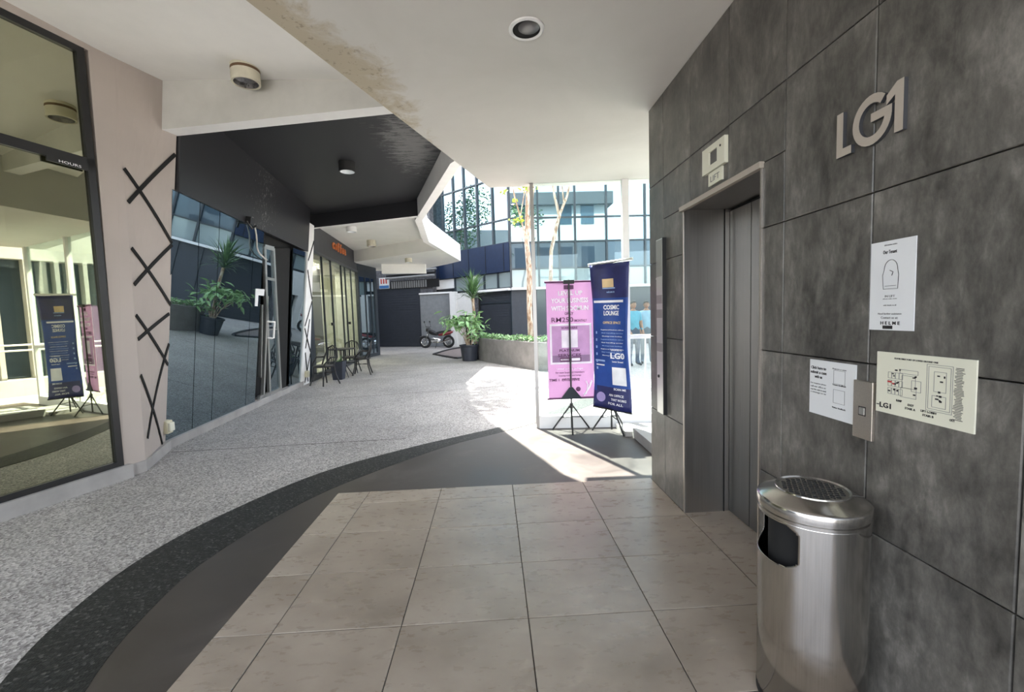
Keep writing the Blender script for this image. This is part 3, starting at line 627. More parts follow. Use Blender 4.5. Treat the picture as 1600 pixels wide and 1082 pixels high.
bar(d2, (2.62, .10), (2.40, 1.9), .06); bar(d2, (2.45, .13), (2.88, .13), .08); bar(d2, (2.22, 1.75), (2.42, .5), .03)
door2 = struct(d2.build('door_2', M['alu'], recalc=True), 'aluminium framed glass door of the dark shop')
fbox(MB(), dl, -.02, -.008).build('pane', M['gfacade'], door2, recalc=True)
hd = MB(); hd.tube([Fp(2.48, 1.47, .02), Fp(2.48, 1.47, .08), Fp(2.62, 1.47, .08), Fp(2.64, 1.18, .08), Fp(2.56, 1.18, .08), Fp(2.54, 1.18, .02)], .018, 8); hd.build('handle', M['bright'], door2)
fbox(MB(), [(3.46, .1), (3.90, .1), (3.42, 2.86), (2.54, 2.72)], -.06, -.05).build('doorway_shade', M['gap'], door2, recalc=True)  # black sheet painted as the dark inside of the open doorway
n_ = MB(); fbox(n_, [(1.96, 1.72), (2.06, 1.72), (2.05, 1.90), (2.27, 1.90), (2.27, 2.01), (1.93, 2.0)], .002, .006)
tag(n_.build('door_notice', M['paper'], recalc=True), 'white paper notice stuck on the dark glass beside the shop door', 'notice')
t = thing('hanging_cable', 'loose pale cable hanging from a bracket under the black fascia', 'cable', Fp(1.45, 2.98, .03))
pts = [Fp(1.45, 3.0, .06)]+[Fp(1.5+.62*k+.05*math.sin(k*9), 3.04-.55*k**.8-.12*math.sin(math.pi*k), .05) for k in [i/14 for i in range(15)]]
MB().tube(pts, .013, 6).build('cable', M['cable'], t); MB().obox(Fp(1.4, 2.97, .05), D2*.07, L2*.05, N2*.05).build('bracket', M['black'], t)
MB().tube([Fp(1.32, 2.95, .05), Fp(1.4, 2.86, .1), Fp(1.47, 2.92, .12)], .016, 6).build('bracket_arm', M['black'], t)
t = thing('outlet_box', 'yellowed weatherproof socket box low on the pillar foot', 'socket', Fp(-.09, .2, .0))
bevel(MB().obox(Fp(-.15, .28, .035), D2*.055, UP*.075, N2*.03).build('housing', M['outlet'], t), .012, 3); bevel(MB().obox(Fp(-.15, .285, .075), D2*.045, UP*.05, N2*.015).build('cover', M['cream'], t), .008, 2)
# slim pillar between shopfronts
t = thing('slim_pillar', 'slim white leaning pillar with crossed black strips beside the coffee shop', 'pillar', tuple(Fp(4.95, 0)))
pb = MB(); fbox(pb, [(4.62, -.01), (5.2, -.01), (4.48, 3.52), (4.16, 3.52)], -.3, .03); pb.build('shaft', M['bright'], t, recalc=True)
sf_ = lambda u, z, o=.004: Fp((4.64+(4.18-4.64)*z/3.5)*(1-u)+(5.18+(4.47-5.18)*z/3.5)*u, z, .03+o)
for p, q in (((.0, 2.75), (1., 3.2)), ((.0, 2.55), (1., 1.95)), ((1., 1.9), (0., 1.35)), ((0., 1.3), (1., .75)), ((1, .7), (.35, .05)), ((.7, 1.5), (.25, .85)), ((.25, .75), (.8, .05))): strip(p, q, 'strip', t, sf_, .02, 'gap')
bevel(MB().obox(Fp(4.85, .25, .06), D2*.09, UP*.07, N2*.03).build('socket_plate', M['outlet'], t), .008)

# ------------------------------------------------------------------ coffee shop
Q0 = V(-4.38, 10.55, 0); D3 = V(-.085, .9964, 0); N3 = V(.9964, .085, 0)
def C(s, z, o=0): return Q0+D3*s+N3*o+UP*z
def cbx(mb, s0, s1, z0, z1, o0, o1): return mb.slab([C(s0, z0, o0), C(s1, z0, o0), C(s1, z1, o0), C(s0, z1, o0)], N3*(o1-o0))
LEN = 5.75
fm = MB(); cbx(fm, 0, LEN, 0, .13, -.06, .04); cbx(fm, 0, LEN, 3.16, 3.24, -.06, .04)
for s0, s1 in ((.0, .36), (LEN-.1, LEN)): cbx(fm, s0, s1, .13, 3.16, -.06, .04)
win3 = struct(fm.build('window_3', M['frame'], recalc=True), 'lit coffee shop window with dark frame')
pc = [.36, 1.45, 2.3, 3.45, 3.95, 4.75, LEN-.1]
for a, b in zip(pc[:-1], pc[1:]):
    cbx(MB(), a+.012, b-.012, .13, 3.16, -.01, 0).build('pane', M['gcoffee'], win3, recalc=True); cbx(MB(), b-.012, b+.012, .13, 3.16, -.03, .02).build('mullion', M['frame'], win3, recalc=True)
for s_ in (2.05, 4.1): MB().obox(C(s_, 1.35, .03), D3*.05, UP*.04, N3*.03).build('lock', M['black'], win3)
fa = MB(); cbx(fa, -.02, LEN, 3.24, 3.92, -.5, .02); cf = struct(fa.build('wall_left.003', M['darkgrey'], recalc=True), 'dark grey fascia of the coffee shop')
ins = MB(); cbx(ins, .05, LEN, .0, 3.3, -1.7, -1.65); struct(ins.build('wall_left.004', M['wall_in'], recalc=True), 'coffee shop back wall')
ins = MB(); cbx(ins, .0, LEN, .0, .05, -1.7, -.06); struct(ins.build('floor.004', M['wall_in'], recalc=True), 'coffee shop floor')
ins = MB(); cbx(ins, .0, LEN, 3.3, 3.35, -1.7, -.06); cbx(ins, 0, .05, 0, 3.3, -1.7, -.06); cbx(ins, LEN-.05, LEN, 0, 3.3, -1.7, -.06); struct(ins.build('ceiling.007', M['wall_in'], recalc=True), 'coffee shop ceiling')
t = thing('curtain', 'cream curtain panel standing behind the coffee shop glass', 'curtain', tuple(C(2.9, .05, -.3)))
mb = MB(); vs = []; n = 24
for i in range(n+1):
    s_ = 2.35+1.3*i/n; o_ = -.25+.05*math.sin(i*1.3); vs += [C(s_, .06, o_), C(s_, 3.15, o_)]
mb.add(vs, [[2*i, 2*i+2, 2*i+3, 2*i+1] for i in range(n)]); cm = mb.build('cloth', M['curtain'], t, smooth=True); q = cm.modifiers.new('solid', 'SOLIDIFY'); q.thickness = .02
ld = bpy.data.lights.new('shop_lamp', 'AREA'); ld.energy = 260; ld.size = .2; ld.size_y = 4.5; ld.shape = 'RECTANGLE'; ld.color = (1, .96, .82)
lo = bpy.data.objects.new('shop_lamp', ld); COL.objects.link(lo); lo.location = C(2.9, 3.25, -.15); lo.rotation_euler = (0, 0, math.atan2(D3.y, D3.x)-math.pi/2)
l2 = bpy.data.lights.new('shop_lamp_back', 'AREA'); l2.energy = 130; l2.size = .8; l2.size_y = 4.5; l2.shape = 'RECTANGLE'; l2.color = (1, .96, .82)
lo2 = bpy.data.objects.new('shop_lamp_back', l2); COL.objects.link(lo2); lo2.location = C(2.9, 3.25, -1.1); lo2.rotation_euler = lo.rotation_euler
t = thing('shop_sign', 'orange letters coffee on the dark grey fascia', 'sign', tuple(C(3.3, 3.6, .02)))
for i, ch in enumerate('coffee'): lettering(ch, tuple(C(2.62+.27*i, 3.64 if ch != 'f' else 3.67, .021)), D3, UP, .2, .2 if ch != 'f' else .28, M['orange'], t, name='letter_'+ch, depth=.03, bold=.02)
# second shopfront that turns towards the passage
Ea = C(LEN, 0); Eb = V(-4.62, 17.9, 0); D4 = (Eb-Ea).normalized(); N4 = V(D4.y, -D4.x, 0); EL = (Eb-Ea).length
def E4(s, z, o=0): return Ea+D4*s+N4*o+UP*z
def ebx(mb, s0, s1, z0, z1, o0, o1): return mb.slab([E4(s0, z0, o0), E4(s1, z0, o0), E4(s1, z1, o0), E4(s0, z1, o0)], N4*(o1-o0))
fm = MB(); ebx(fm, 0, EL, 0, .12, -.06, .03); ebx(fm, 0, EL, 3.05, 3.6, -.06, .03); ebx(fm, 0, .08, .12, 3.05, -.06, .03); ebx(fm, EL-.22, EL, .12, 3.05, -.06, .03)
win4 = struct(fm.build('window_4', M['frame'], recalc=True), 'dark glazed shopfront beyond the coffee shop')
for a, b in ((.08, .6), (.6, 1.1), (1.1, EL-.22)):
    ebx(MB(), a+.01, b-.01, .12, 3.05, -.02, 0).build('pane', M['gfacade'], win4, recalc=True); ebx(MB(), b-.025, b+.025, .12, 3.05, -.03, .02).build('mullion', M['frame'], win4, recalc=True)
bw = MB(); bw.prism([(-9, -3), (-8.6, -3), (-5.0, 10.3), (-6.5, 18), (-6.5, 24), (-9, 24)], 0, 4.2); struct(bw.build('wall_left.005', M['darkgrey']), 'building mass behind the shopfronts')

# ------------------------------------------------------------------ cafe table and chairs
t = thing('cafe_table', 'round black cafe table outside the coffee shop', 'table', (-3.88, 11.35, -.012))
MB().lathe([(0, .70), (.33, .70), (.34, .712), (.33, .724), (0, .724)], (-3.88, 11.35, 0), 32).build('tabletop', M['wicker'], t, smooth=True)
for k in range(4):
    a = math.radians(45+90*k); MB().tube([(-3.88+.06*math.cos(a), 11.35+.06*math.sin(a), .70), (-3.88+.05*math.cos(a), 11.35+.05*math.sin(a), .35), (-3.88+.27*math.cos(a), 11.35+.27*math.sin(a), -.012)], .013, 6).build('leg', M['black'], t)
MB().lathe([(.055, .3), (.065, .3), (.065, .32), (.055, .32), (.055, .3)], (-3.88, 11.35, 0), 18).build('ring', M['black'], t)
def cafe_chair():
    t = thing('cafe_chair', 'x', 'chair', (0, 0, 0), 'cafe chairs around the small table')
    MB().lathe([(0, .41), (.21, .41), (.23, .435), (.21, .46), (0, .465)], (0, 0, 0), 24).build('seat', M['wicker'], t, smooth=True)
    bk_ = MB(); bk_.tube([(-.19, -.1, .44), (-.21, -.2, .62), (-.15, -.25, .82), (0, -.27, .88), (.15, -.25, .82), (.21, -.2, .62), (.19, -.1, .44)], .018, 6); bk_.build('backrest_frame', M['black'], t)
    sl = MB()
    for x in (-.12, -.06, 0, .06, .12): sl.tube([(x, -.18, .45), (x*1.1, -.24, .65), (x, -.255, .85)], .012, 5)
    sl.build('backrest_rods', M['black'], t)
    ar = MB(); ar.tube([(-.21, -.2, .62), (-.24, 0, .63), (-.2, .14, .5), (-.18, .16, .44)], .017, 6); ar.build('armrest', M['black'], t)
    ar = MB(); ar.tube([(.21, -.2, .62), (.24, 0, .63), (.2, .14, .5), (.18, .16, .44)], .017, 6); ar.build('armrest', M['black'], t)
    for sx in (-1, 1):
        for sy in (-1, 1): MB().tube([(sx*.15, sy*.15, .44), (sx*.17, sy*.17, .22), (sx*.22, sy*.23, 0)], .017, 6).build('leg', M['black'], t)
    MB().tube([(-.16, .16, .28), (.16, -.16, .28)], .008, 5).build('stretcher', M['black'], t); MB().tube([(-.16, -.16, .28), (.16, .16, .28)], .008, 5).build('stretcher', M['black'], t)
    return t
ch = cafe_chair(); ch.location = (-3.86, 10.05, -.012); ch.rotation_euler.z = math.radians(150); ch['label'] = 'black metal cafe chair nearest the white pillar, in front of the pot'
c2 = copytree(ch); c2.location = (-3.50, 11.72, -.012); c2.rotation_euler.z = math.radians(100); c2['label'] = 'black metal cafe chair on the passage side of the cafe table'
c3 = copytree(ch); c3.location = (-3.95, 12.2, -.012); c3.rotation_euler.z = math.radians(185); c3['label'] = 'black metal cafe chair behind the cafe table against the coffee shop glass'
t = thing('square_planter', 'dark tapered square pot with a small plant under the cafe table', 'pot', (-3.84, 10.9, -.012))
pt = MB(); vs = []
for z, r in ((-.012, .11), (.40, .15), (.42, .155), (.44, .155), (.44, .13), (.38, .125)):
    vs += [(-3.84+sx*r, 10.9+sy*r, z) for sx, sy in ((-1, -1), (1, -1), (1, 1), (-1, 1))]
pt.add(vs, [[3, 2, 1, 0]]+[[i*4+k, i*4+(k+1) % 4, (i+1)*4+(k+1) % 4, (i+1)*4+k] for i in range(5) for k in range(4)]); pt.build('pot', M['pot'], t)
MB().box((-3.96, 10.78, .37), (-3.72, 11.02, .39)).build('soil', M['soil'], t)
fo = MB(); rr = random.Random(11)
for i in range(26):
    a = rr.uniform(0, 6.28); l = rr.uniform(.1, .28); e = rr.uniform(.4, 1.3); b0 = V(-3.84, 10.9, .38); d = V(math.cos(a)*math.cos(e), math.sin(a)*math.cos(e), math.sin(e)); sdv = d.cross(UP).normalized()*.014
    fo.add([b0, b0+d*l*.5+sdv, b0+d*l, b0+d*l*.5-sdv], [[0, 1, 2, 3]])
stuff(fo.build('foliage', M['palm'], t))

# ------------------------------------------------------------------ glass screen at the lobby edge
G0 = V(.54, 5.465, 0); G1 = V(3.5, 5.22, 0); DG = (G1-G0).normalized(); NG = V(DG.y, -DG.x, 0)
def Gp(s, z, o=0): return G0+DG*s+NG*o+UP*z
def gbx(mb, s0, s1, z0, z1, o0, o1): return mb.slab([Gp(s0, z0, o0), Gp(s1, z0, o0), Gp(s1, z1, o0), Gp(s0, z1, o0)], NG*(o1-o0))
sl = MB(); gbx(sl, .02, 2.9, -.012, .15, -.06, .04); win5 = struct(sl.build('window_5', M['bright'], recalc=True), 'clear glass screen on a low white sill')
gbx(MB(), -.022, .022, -.012, 3.05, -.022, .022).build('post', M['jamb'], win5, recalc=True)
gbx(MB(), 1.10, 1.18, .15, 3.05, -.05, .03).build('post', M['bright'], win5, recalc=True)
gbx(MB(), 2.85, 2.93, .15, 3.05, -.05, .03).build('post', M['bright'], win5, recalc=True)
for a, b in ((.03, 1.10), (1.18, 2.85)): gbx(MB(), a, b, .15, 3.05, -.012, -.004).build('pane', M['gclear'], win5, recalc=True)
gbx(MB(), 1.18, 2.85, 1.10, 1.15, -.03, .02).build('rail', M['bright'], win5, recalc=True)
gbx(MB(), 1.36, 1.375, .15, 1.10, -.02, .01).build('pane_joint', M['alu'], win5, recalc=True)
st = MB(); st.prism([(1.56, 3.6), (2.4, 3.6), (2.4, 4.85), (1.58, 4.88)], -.012, .10); struct(st.build('trim_6', M['curb']), 'low concrete step beside the glass screen')
st = MB(); st.prism([(1.50, 4.9), (2.4, 4.88), (2.4, 5.22), (1.5, 5.30)], -.012, .05); struct(st.build('trim_7', M['curb']), 'low concrete kerb at the glass screen')

# ------------------------------------------------------------------ banners on tripods
def tripod(t, c, top, hub):
    x, y = c
    MB().tube([(x, y, .02), (x, y, top)], .011, 8).build('pole', M['black'], t); MB().lathe([(0, hub-.03), (.022, hub-.03), (.022, hub+.03), (0, hub+.03)], (x, y, 0), 12).build('hub', M['black'], t)
    for k, a in enumerate(tripod.ang):
        a = math.radians(a); MB().tube([(x+.015*math.cos(a), y+.015*math.sin(a), hub), (x+.24*math.cos(a), y+.24*math.sin(a), -.008)], .01, 6).build('leg', M['black'], t)
        MB().tube([(x, y, hub-.14), (x+.12*math.cos(a), y+.12*math.sin(a), (hub-.008)/2)], .006, 5).build('leg_brace', M['black'], t)
def sheet(mb_fn, n, m):
    vs = [mb_fn(i/n, j/m) for j in range(m+1) for i in range(n+1)]
    return vs, [[j*(n+1)+i, j*(n+1)+i+1, (j+1)*(n+1)+i+1, (j+1)*(n+1)+i] for j in range(m) for i in range(n)]
t = thing('pink_banner', 'pink promotional banner on a black tripod, left of the blue banner', 'banner', (.935, 5.22, -.008))
tripod.ang = (165, 15, 262); tripod(t, (.935, 5.215), 1.85, .30)
px0, px1, pz0, pz1 = .660, 1.235, .39, 1.825
vs, fs = sheet(lambda u, v: V(px0+(px1-px0)*u, 5.25-.008*math.sin(u*5), pz0+(pz1-pz0)*v), 10, 6)
o = MB().add(vs, fs).build('banner_sheet', M['pink'], t, smooth=True)
for z in (pz0-.004, pz1+.004): MB().tube([(px0-.02, 5.245, z), (px1+.02, 5.245, z)], .012, 8).build('rail', M['pinkdark'], t)
MB().box((.87, 5.2, 1.80), (1.0, 5.235, 1.845)).build('clamp', M['black'], t); MB().box((.875, 5.222, 1.735), (.995, 5.238, 1.785)).build('clamp', M['pinkdark'], t)
MB().slab([(.80, 5.2, .385), (1.07, 5.2, .385), (.955, 5.2, .53), (.915, 5.2, .53)], (0, .015, 0)).build('foot_spreader', M['frame'], t, recalc=True)
PX, PY = V(1, 0, 0), UP; yb = 5.238
def pl(txt, x, z, w_, h_, m_, b_=0.01, par=t): return lettering(txt, (x, yb, z), PX, PY, w_, h_, M[m_], par, bold=b_)
pl('LEVEL UP', .955, 1.69, .30, .055, 'whiteink', .03); pl('YOUR BUSINESS', .945, 1.60, .46, .06, 'whiteink', .03); pl('WITH SOCMUN', .945, 1.505, .46, .06, 'whiteink', .03)
pl('ONLY', .935, 1.44, .11, .035, 'pinkdark', .03); pl('RM250', .85, 1.365, .27, .06, 'pinkdark', .01); pl('/MONTHLY', 1.075, 1.35, .16, .032, 'pinkdark', .02)
mb = MB()
for a, b, c, d in ((.69, 1.21, 1.29, 1.315), (.69, 1.21, .815, .84), (.69, .715, .84, 1.29), (1.185, 1.21, .84, 1.29)): mb.box((a, 5.236, c), (b, 5.240, d))
mb.build('white_border', M['pinklight'], t); MB().box((.715, 5.237, .84), (1.185, 5.2405, 1.29)).build('lilac_field', M['lilac'], t); MB().box((.715, 5.2365, .84), (1.185, 5.239, .925)).build('mauve_strip', M['mauve'], t)
yb = 5.235
pl('SCAN HERE', .935, 1.265, .2, .026, 'pinkdark', .02); MB().box((.835, 5.2345, 1.02), (1.035, 5.237, 1.235)).build('pale_square', M['gold'] if 0 else M['pinklight'], t)
pl('PLATINUM', .93, .985, .25, .033, 'pinkdark', .03); pl('SERVICES', .93, .925, .29, .04, 'pinkdark', .03)
MB().box((.81, 5.234, .845), (1.075, 5.2365, .90)).build('plum_strip', M['pinkdark'], t); yb = 5.233; pl('BOOKING', .87, .872, .1, .022, 'pinklight', .02); MB().box((.955, 5.2325, .855), (1.06, 5.235, .888)).build('pale_strip', M['pinklight'], t); yb = 5.238
for i, (s_, w_, m_) in enumerate((('Limited monthly packages', .33, 'pinklight'), ('for new business members', .36, 'pinkdark'), ('meeting rooms and lounge', .28, 'pinkdark'), ('call us today', .2, 'pinkdark'))): pl(s_, .93, .755-.042*i, w_, .026, m_, .01)
pl('TIME 1  EXCLUSIVE', .86, .62, .38, .032, 'pinkdark', .03)
mb = MB(); mb.tube([(1.10, yb, .42), (1.17, yb, .52), (1.2, yb, .60)], .012, 5); mb.tube([(1.13, yb, .43), (1.15, yb, .55), (1.13, yb, .6)], .008, 5); mb.build('white_swirl', M['pinklight'], t)
MB().lathe([(0, 0), (.03, .004), (.02, .008), (0, .01)], (1.03, yb, .50), 12, axis=(0, -1, 0)).build('plum_shape', M['pinkdark'], t)
t.location.y += .085; t.location.x += .012
# blue banner
t = thing('blue_banner', 'creased dark blue promotional banner on a black tripod, right of the pink one', 'banner', (1.41, 5.12, -.008))
tripod.ang = (155, 290, 35); tripod(t, (1.405, 5.14), 2.0, .33)
L0, R0 = V(1.215, 5.28, 0), V(1.585, 4.92, 0); BXa = (R0-L0).normalized(); BN = V(BXa.y, -BXa.x, 0)
if BN.y > 0: BN = -BN
def bl(u, v):
    wz = 1-.16*math.sin(math.pi*min(1, v*1.0))**1.0*(1 if u > .5 else .55)
    uu = .5+(u-.5)*(1-.13*math.sin(math.pi*v)*(1.25 if u > .5 else .75))
    p = L0.lerp(R0, uu); z = .29+(2.01-.29)*v
    p += BN*(-.012*math.sin(u*7+v*5)-.01*math.sin(v*11)); p.z = z-.03*(1-v)*u; return p
vs, fs = sheet(bl, 14, 26)
mb = MB(); mb.add(vs, fs); o = mb.build('banner_sheet', M['blue'], t, smooth=True); o.data.materials.append(M['bluetop']); q = o.modifiers.new('s', 'SOLIDIFY'); q.thickness = .003; q.offset = 0
for p in o.data.polygons:
    if p.center.z+t.location.z > 1.63 or p.center.z+t.location.z < .52: p.material_index = 1
MB().tube([L0-BXa*.03+UP*2.02, R0+BXa*.03+UP*2.035], .018, 8).build('rail', M['alu'], t); MB().tube([L0+UP*.285, R0+UP*.255], .011, 8).build('rail', M['black'], t)
BW = (R0-L0).length
def bt(txt, u, v, w_, h_, m_, b_=.01): 
    o = lettering(txt, (0, 0, 0), V(1, 0, 0), UP, w_, h_, M[m_], t, bold=b_, depth=.002)
    for q in o.data.vertices: p = q.co+t.location; q.co = bl(u+p.x/BW, v+p.z/1.72)+BN*(.004-p.y)-t.location
    return o
def bq(u, v, w_, h_, m_, name, o_=.007): 
    mb = MB(); vs, fs = sheet(lambda a, b: bl(u+(a-.5)*w_/BW, v+(b-.5)*h_/1.72)+BN*.0035, 5, 5); mb.add(vs, fs); return mb.build(name, M[m_], t)
bq(.44, .87, .15, .10, 'gold', 'gold_label'); bq(.46, .835, .17, .012, 'paleblue', 'white_strip'); bt('welcome to', .5, .81, .11, .025, 'paleblue')
bq(.45, .745, .42, .028, 'whiteink', 'white_strip', .006); bt('COSMIC', .52, .705, .22, .055, 'whiteink', .03); bt('LOUNGE', .52, .665, .21, .055, 'whiteink', .03); bt('OFFICE SPACE', .54, .60, .25, .03, 'gold', .02)
for i in range(9):
    v = .55-.022*i; bt(('Registered business address', 'Mail handling service', 'Meeting room bookings')[i % 3], .56, v, .33-.02*(i % 3), .014, 'paleblue' if i % 2 else 'whiteink')
for i in range(6): bq(.10, .53-.05*i, .022, .03, 'paleblue', 'bullet')
bt('LOCATED AT', .68, .415, .16, .022, 'whiteink', .02); bt('LG0', .70, .375, .2, .07, 'whiteink', .03); bt('Lower Ground', .70, .335, .15, .02, 'whiteink'); bq(.2, .335, .15, .02, 'paleblue', 'white_strip'); bq(.2, .305, .13, .016, 'whiteink', 'white_strip')
bq(.72, .235, .19, .21, 'whiteink', 'pale_square'); bt('SCAN ME', .72, .145, .16, .026, 'whiteink', .02)
MB().lathe([(0, .0), (.06, 0), (.06, .003), (0, .003)], bl(.2, .075)+BN*.006, 20, axis=tuple(BN)).build('violet_disc', M['violet'], t)
for u, v, s_ in ((.62, .10, 'AN OFFICE'), (.68, .07, 'THAT WORKS'), (.6, .04, 'FOR ALL')): bt(s_, u, v, .2, .028, 'whiteink', .01)

# ------------------------------------------------------------------ far building
F0 = V(.89, 19, 0)
def curtain(name, label, O, D, cuts, zc, mats, mat_m, back=.35, msize=.04):
    N = V(D.y, -D.x, 0)
    if N.y > 0: N = -N
    tot = cuts[-1]; q = lambda s, z, o=0: O+D*s+N*o+UP*z
    mb = MB(); mb.slab([q(cuts[0], zc[0], -.1), q(tot, zc[0], -.1), q(tot, zc[-1], -.1), q(cuts[0], zc[-1], -.1)], N*(-back))
    rt = struct(mb.build(name, M['frame'], recalc=True), label)
    for j in range(len(zc)-1):
        for i in range(len(cuts)-1):
            a, b = cuts[i], cuts[i+1]; g_ = .015
            MB().slab([q(a+g_, zc[j]+g_, -.02), q(b-g_, zc[j]+g_, -.02), q(b-g_, zc[j+1]-g_, -.02), q(a+g_, zc[j+1]-g_, -.02)], N*.02).build('pane', M[mats[j]], rt, recalc=True)
    for s_ in cuts: MB().slab([q(s_-msize, zc[0], -.1), q(s_+msize, zc[0], -.1), q(s_+msize, zc[-1], -.1), q(s_-msize, zc[-1], -.1)], N*.17).build('mullion', M[mat_m], rt, recalc=True)
    for z in zc: MB().slab([q(cuts[0], z-.03, -.1), q(tot, z-.03, -.1), q(tot, z+.03, -.1), q(cuts[0], z+.03, -.1)], N*.16).build('transom', M[mat_m], rt, recalc=True)
    return rt
curtain('window_6', 'glass curtain wall facing the lobby across the court', F0, V(1, 0, 0), [0, 1.22, 2.13, 2.83, 4.2, 5.0, 5.9, 6.8, 7.8, 9], [2.6, 3.42, 4.55, 5.58, 7.4, 9, 10.6, 12.2, 13.4], ['gblind', 'gspan', 'gcurtain', 'gcurtain', 'gcurtain', 'gspan', 'gcurtain', 'gcurtain'], 'frame')
DL = V(-1.0, .95, 0).normalized()
curtain('window_7', 'glass curtain wall turning back on the left of the court', F0, DL, [0, .95, 1.9, 2.75, 3.5, 4.3, 5.2, 6.3, 7.4], [4.57, 5.58, 7.4, 9, 10.6, 12.2, 13.4], ['gcurtain', 'gcurtain', 'gcurtain', 'gspan', 'gcurtain', 'gcurtain'], 'frame')
NL = V(DL.y, -DL.x, 0)
if NL.y > 0: NL = -NL
def LQ(s, z, o=0): return F0+DL*s+NL*o+UP*z
def lbx(mb, s0, s1, z0, z1, o0, o1): return mb.slab([LQ(s0, z0, o0), LQ(s1, z0, o0), LQ(s1, z1, o0), LQ(s0, z1, o0)], NL*(o1-o0))
um = MB(); um.slab([LQ(-.2, 13.4, -.2), LQ(9, 13.4, -.2), LQ(9, 21, -.2), LQ(-.2, 21, -.2)], NL*-4); struct(um.build('wall_far.007', M['upper'], recalc=True), 'unseen mass added above the far building to block the sun')  # added over the left wing, out of view, to stop the sun
sp = MB(); lbx(sp, 0, 7.4, 3.34, 4.57, -.4, .1); spo = struct(sp.build('wall_far', M['navy'], recalc=True), 'navy spandrel band of the far building')
for i in range(5): lbx(MB(), .3+1.1*i, .32+1.1*i, 3.36, 4.55, .1, .115).build('joint', M['gap'], spo, recalc=True)
w8 = MB(); lbx(w8, 0, 7.4, 2.55, 3.34, -.4, -.1); win8 = struct(w8.build('window_8', M['frame'], recalc=True), 'strip of windows under the navy band')
for a, b, m_ in ((.08, .75, 'gblind'), (.85, 1.6, 'gblind'), (1.75, 2.6, 'gblind'), (2.7, 3.6, 'gblind'), (3.75, 5.2, 'bright'), (5.25, 7.2, 'gspan')):
    lbx(MB(), a, b, 2.68 if m_ != 'bright' else 2.86, 3.32, -.1, -.05).build('pane', M[m_], win8, recalc=True); lbx(MB(), b+.0, b+.07, 2.62, 3.34, -.1, .02).build('mullion', M['frame'], win8, recalc=True)
le = MB(); lbx(le, 0, 2.5, 2.52, 2.62, -.3, .22); le.slab([V(.89, 18.8, 2.52), V(9, 18.8, 2.52), V(9, 18.8, 2.62), V(.89, 18.8, 2.62)], (0, .4, 0)); struct(le.build('trim_8', M['bright'], recalc=True), 'white ledge over the shutters')
gr = MB(); gr.slab([V(.89, 19, 0), V(9, 19, 0), V(9, 19, 2.55), V(.89, 19, 2.55)], (0, .3, 0)); wf = struct(gr.build('wall_far.001', M['charcoal'], recalc=True), 'dark grey panel wall under the glass')
for x in (1.75, 2.6, 3.5, 4.4, 5.3): MB().box((x-.02, 18.97, 0), (x+.02, 19, 2.5)).build('joint', M['frame'], wf)
sh_ = MB(); lbx(sh_, .0, 2.0, 0, 2.55, -.3, -.05); shut = struct(sh_.build('door_3', M['charcoal'], recalc=True), 'dark grey roller shutter behind the planter')
for i in range(22): lbx(MB(), .12, 1.9, .02+i*.115, .125+i*.115, -.05, -.03).build('slat', M['charcoal'], shut, recalc=True)
lbx(MB(), .08, 1.95, 1.98, 2.04, -.05, 0).build('rail', M['frame'], shut, recalc=True); lbx(MB(), 0, .1, 0, 2.5, -.05, .03).build('guide', M['frame'], shut, recalc=True)
ru = MB(); lbx(ru, 2.0, 2.33, 0, 2.55, -.3, .05); rb = struct(ru.build('wall_far.002', M['gap'], recalc=True), 'rough dark stone pier')
rr = random.Random(5)
for j in range(17):
    k = 0.0
    while k < .31:
        w_ = min(rr.uniform(.08, .16), .33-k); lbx(MB(), 2.0+k+.006, 2.0+k+w_-.006, .01+j*.15, .01+j*.15+.138, .05, .07+rr.uniform(0, .035)).build('stone', M['stone'], rb, recalc=True); k += w_
ww = MB(); lbx(ww, 2.33, 3.55, 1.52, 2.58, -.3, .05); lbx(ww, 2.33, 2.6, 0, 1.52, -.3, .05); lbx(ww, 3.2, 3.55, 0, 1.52, -.3, .05); struct(ww.build('wall_far.003', M['far_white'], recalc=True), 'white wall with dark opening beside the garage')
dk = MB(); lbx(dk, 2.6, 3.2, 0, 1.52, -.3, -.2); struct(dk.build('wall_far.004', M['gap'], recalc=True), 'black sheet painted as the shade inside the white wall opening')  # shade of the opening is put into this black sheet
# end wall
H0 = V(-6.3, 23.2, 0); H1 = LQ(3.55, 0, 0)+V(0, -.1, 0); DH = (H1-H0).normalized(); NH = V(DH.y, -DH.x, 0); HL = (H1-H0).length
def EH(s, z, o=0): return H0+DH*s+NH*o+UP*z
def hbx(mb, s0, s1, z0, z1, o0, o1): return mb.slab([EH(s0, z0, o0), EH(s1, z0, o0), EH(s1, z1, o0), EH(s0, z1, o0)], NH*(o1-o0))
ew = MB(); hbx(ew, -3, HL+.2, 0, 2.5, -.5, -.1); hbx(ew, -3, HL-1.35, 2.5, 12.0, -.5, -.1); struct(ew.build('wall_far.005', M['stone'], recalc=True), 'dark end wall of the passage, its unseen top raised against the sun')  # upper part is raised out of view to keep sun off the passage
gs = HL-2.05
d4 = MB(); hbx(d4, -2, gs, 0, 3.0, -.1, -.02); d4o = struct(d4.build('door_4', M['charcoal'], recalc=True), 'large black roller door closing the passage')
for i in range(24): hbx(MB(), .3, gs-.05, .02+.124*i, .02+.124*i+.112, -.02, 0).build('slat', M['charcoal'], d4o, recalc=True)
d5 = MB(); hbx(d5, gs, HL-.28, 0, 2.62, -.1, -.03); d5o = struct(d5.build('door_5', M['garage'], recalc=True), 'pale grey garage roller door')
for i in range(20): hbx(MB(), gs+.06, HL-.32, .02+.128*i, .02+.128*i+.12, -.03, -.01).build('slat', M['garage'], d5o, recalc=True)
hbx(MB(), gs, HL-.25, 2.6, 2.68, -.05, .06).build('lintel', M['bright'], d5o, recalc=True)
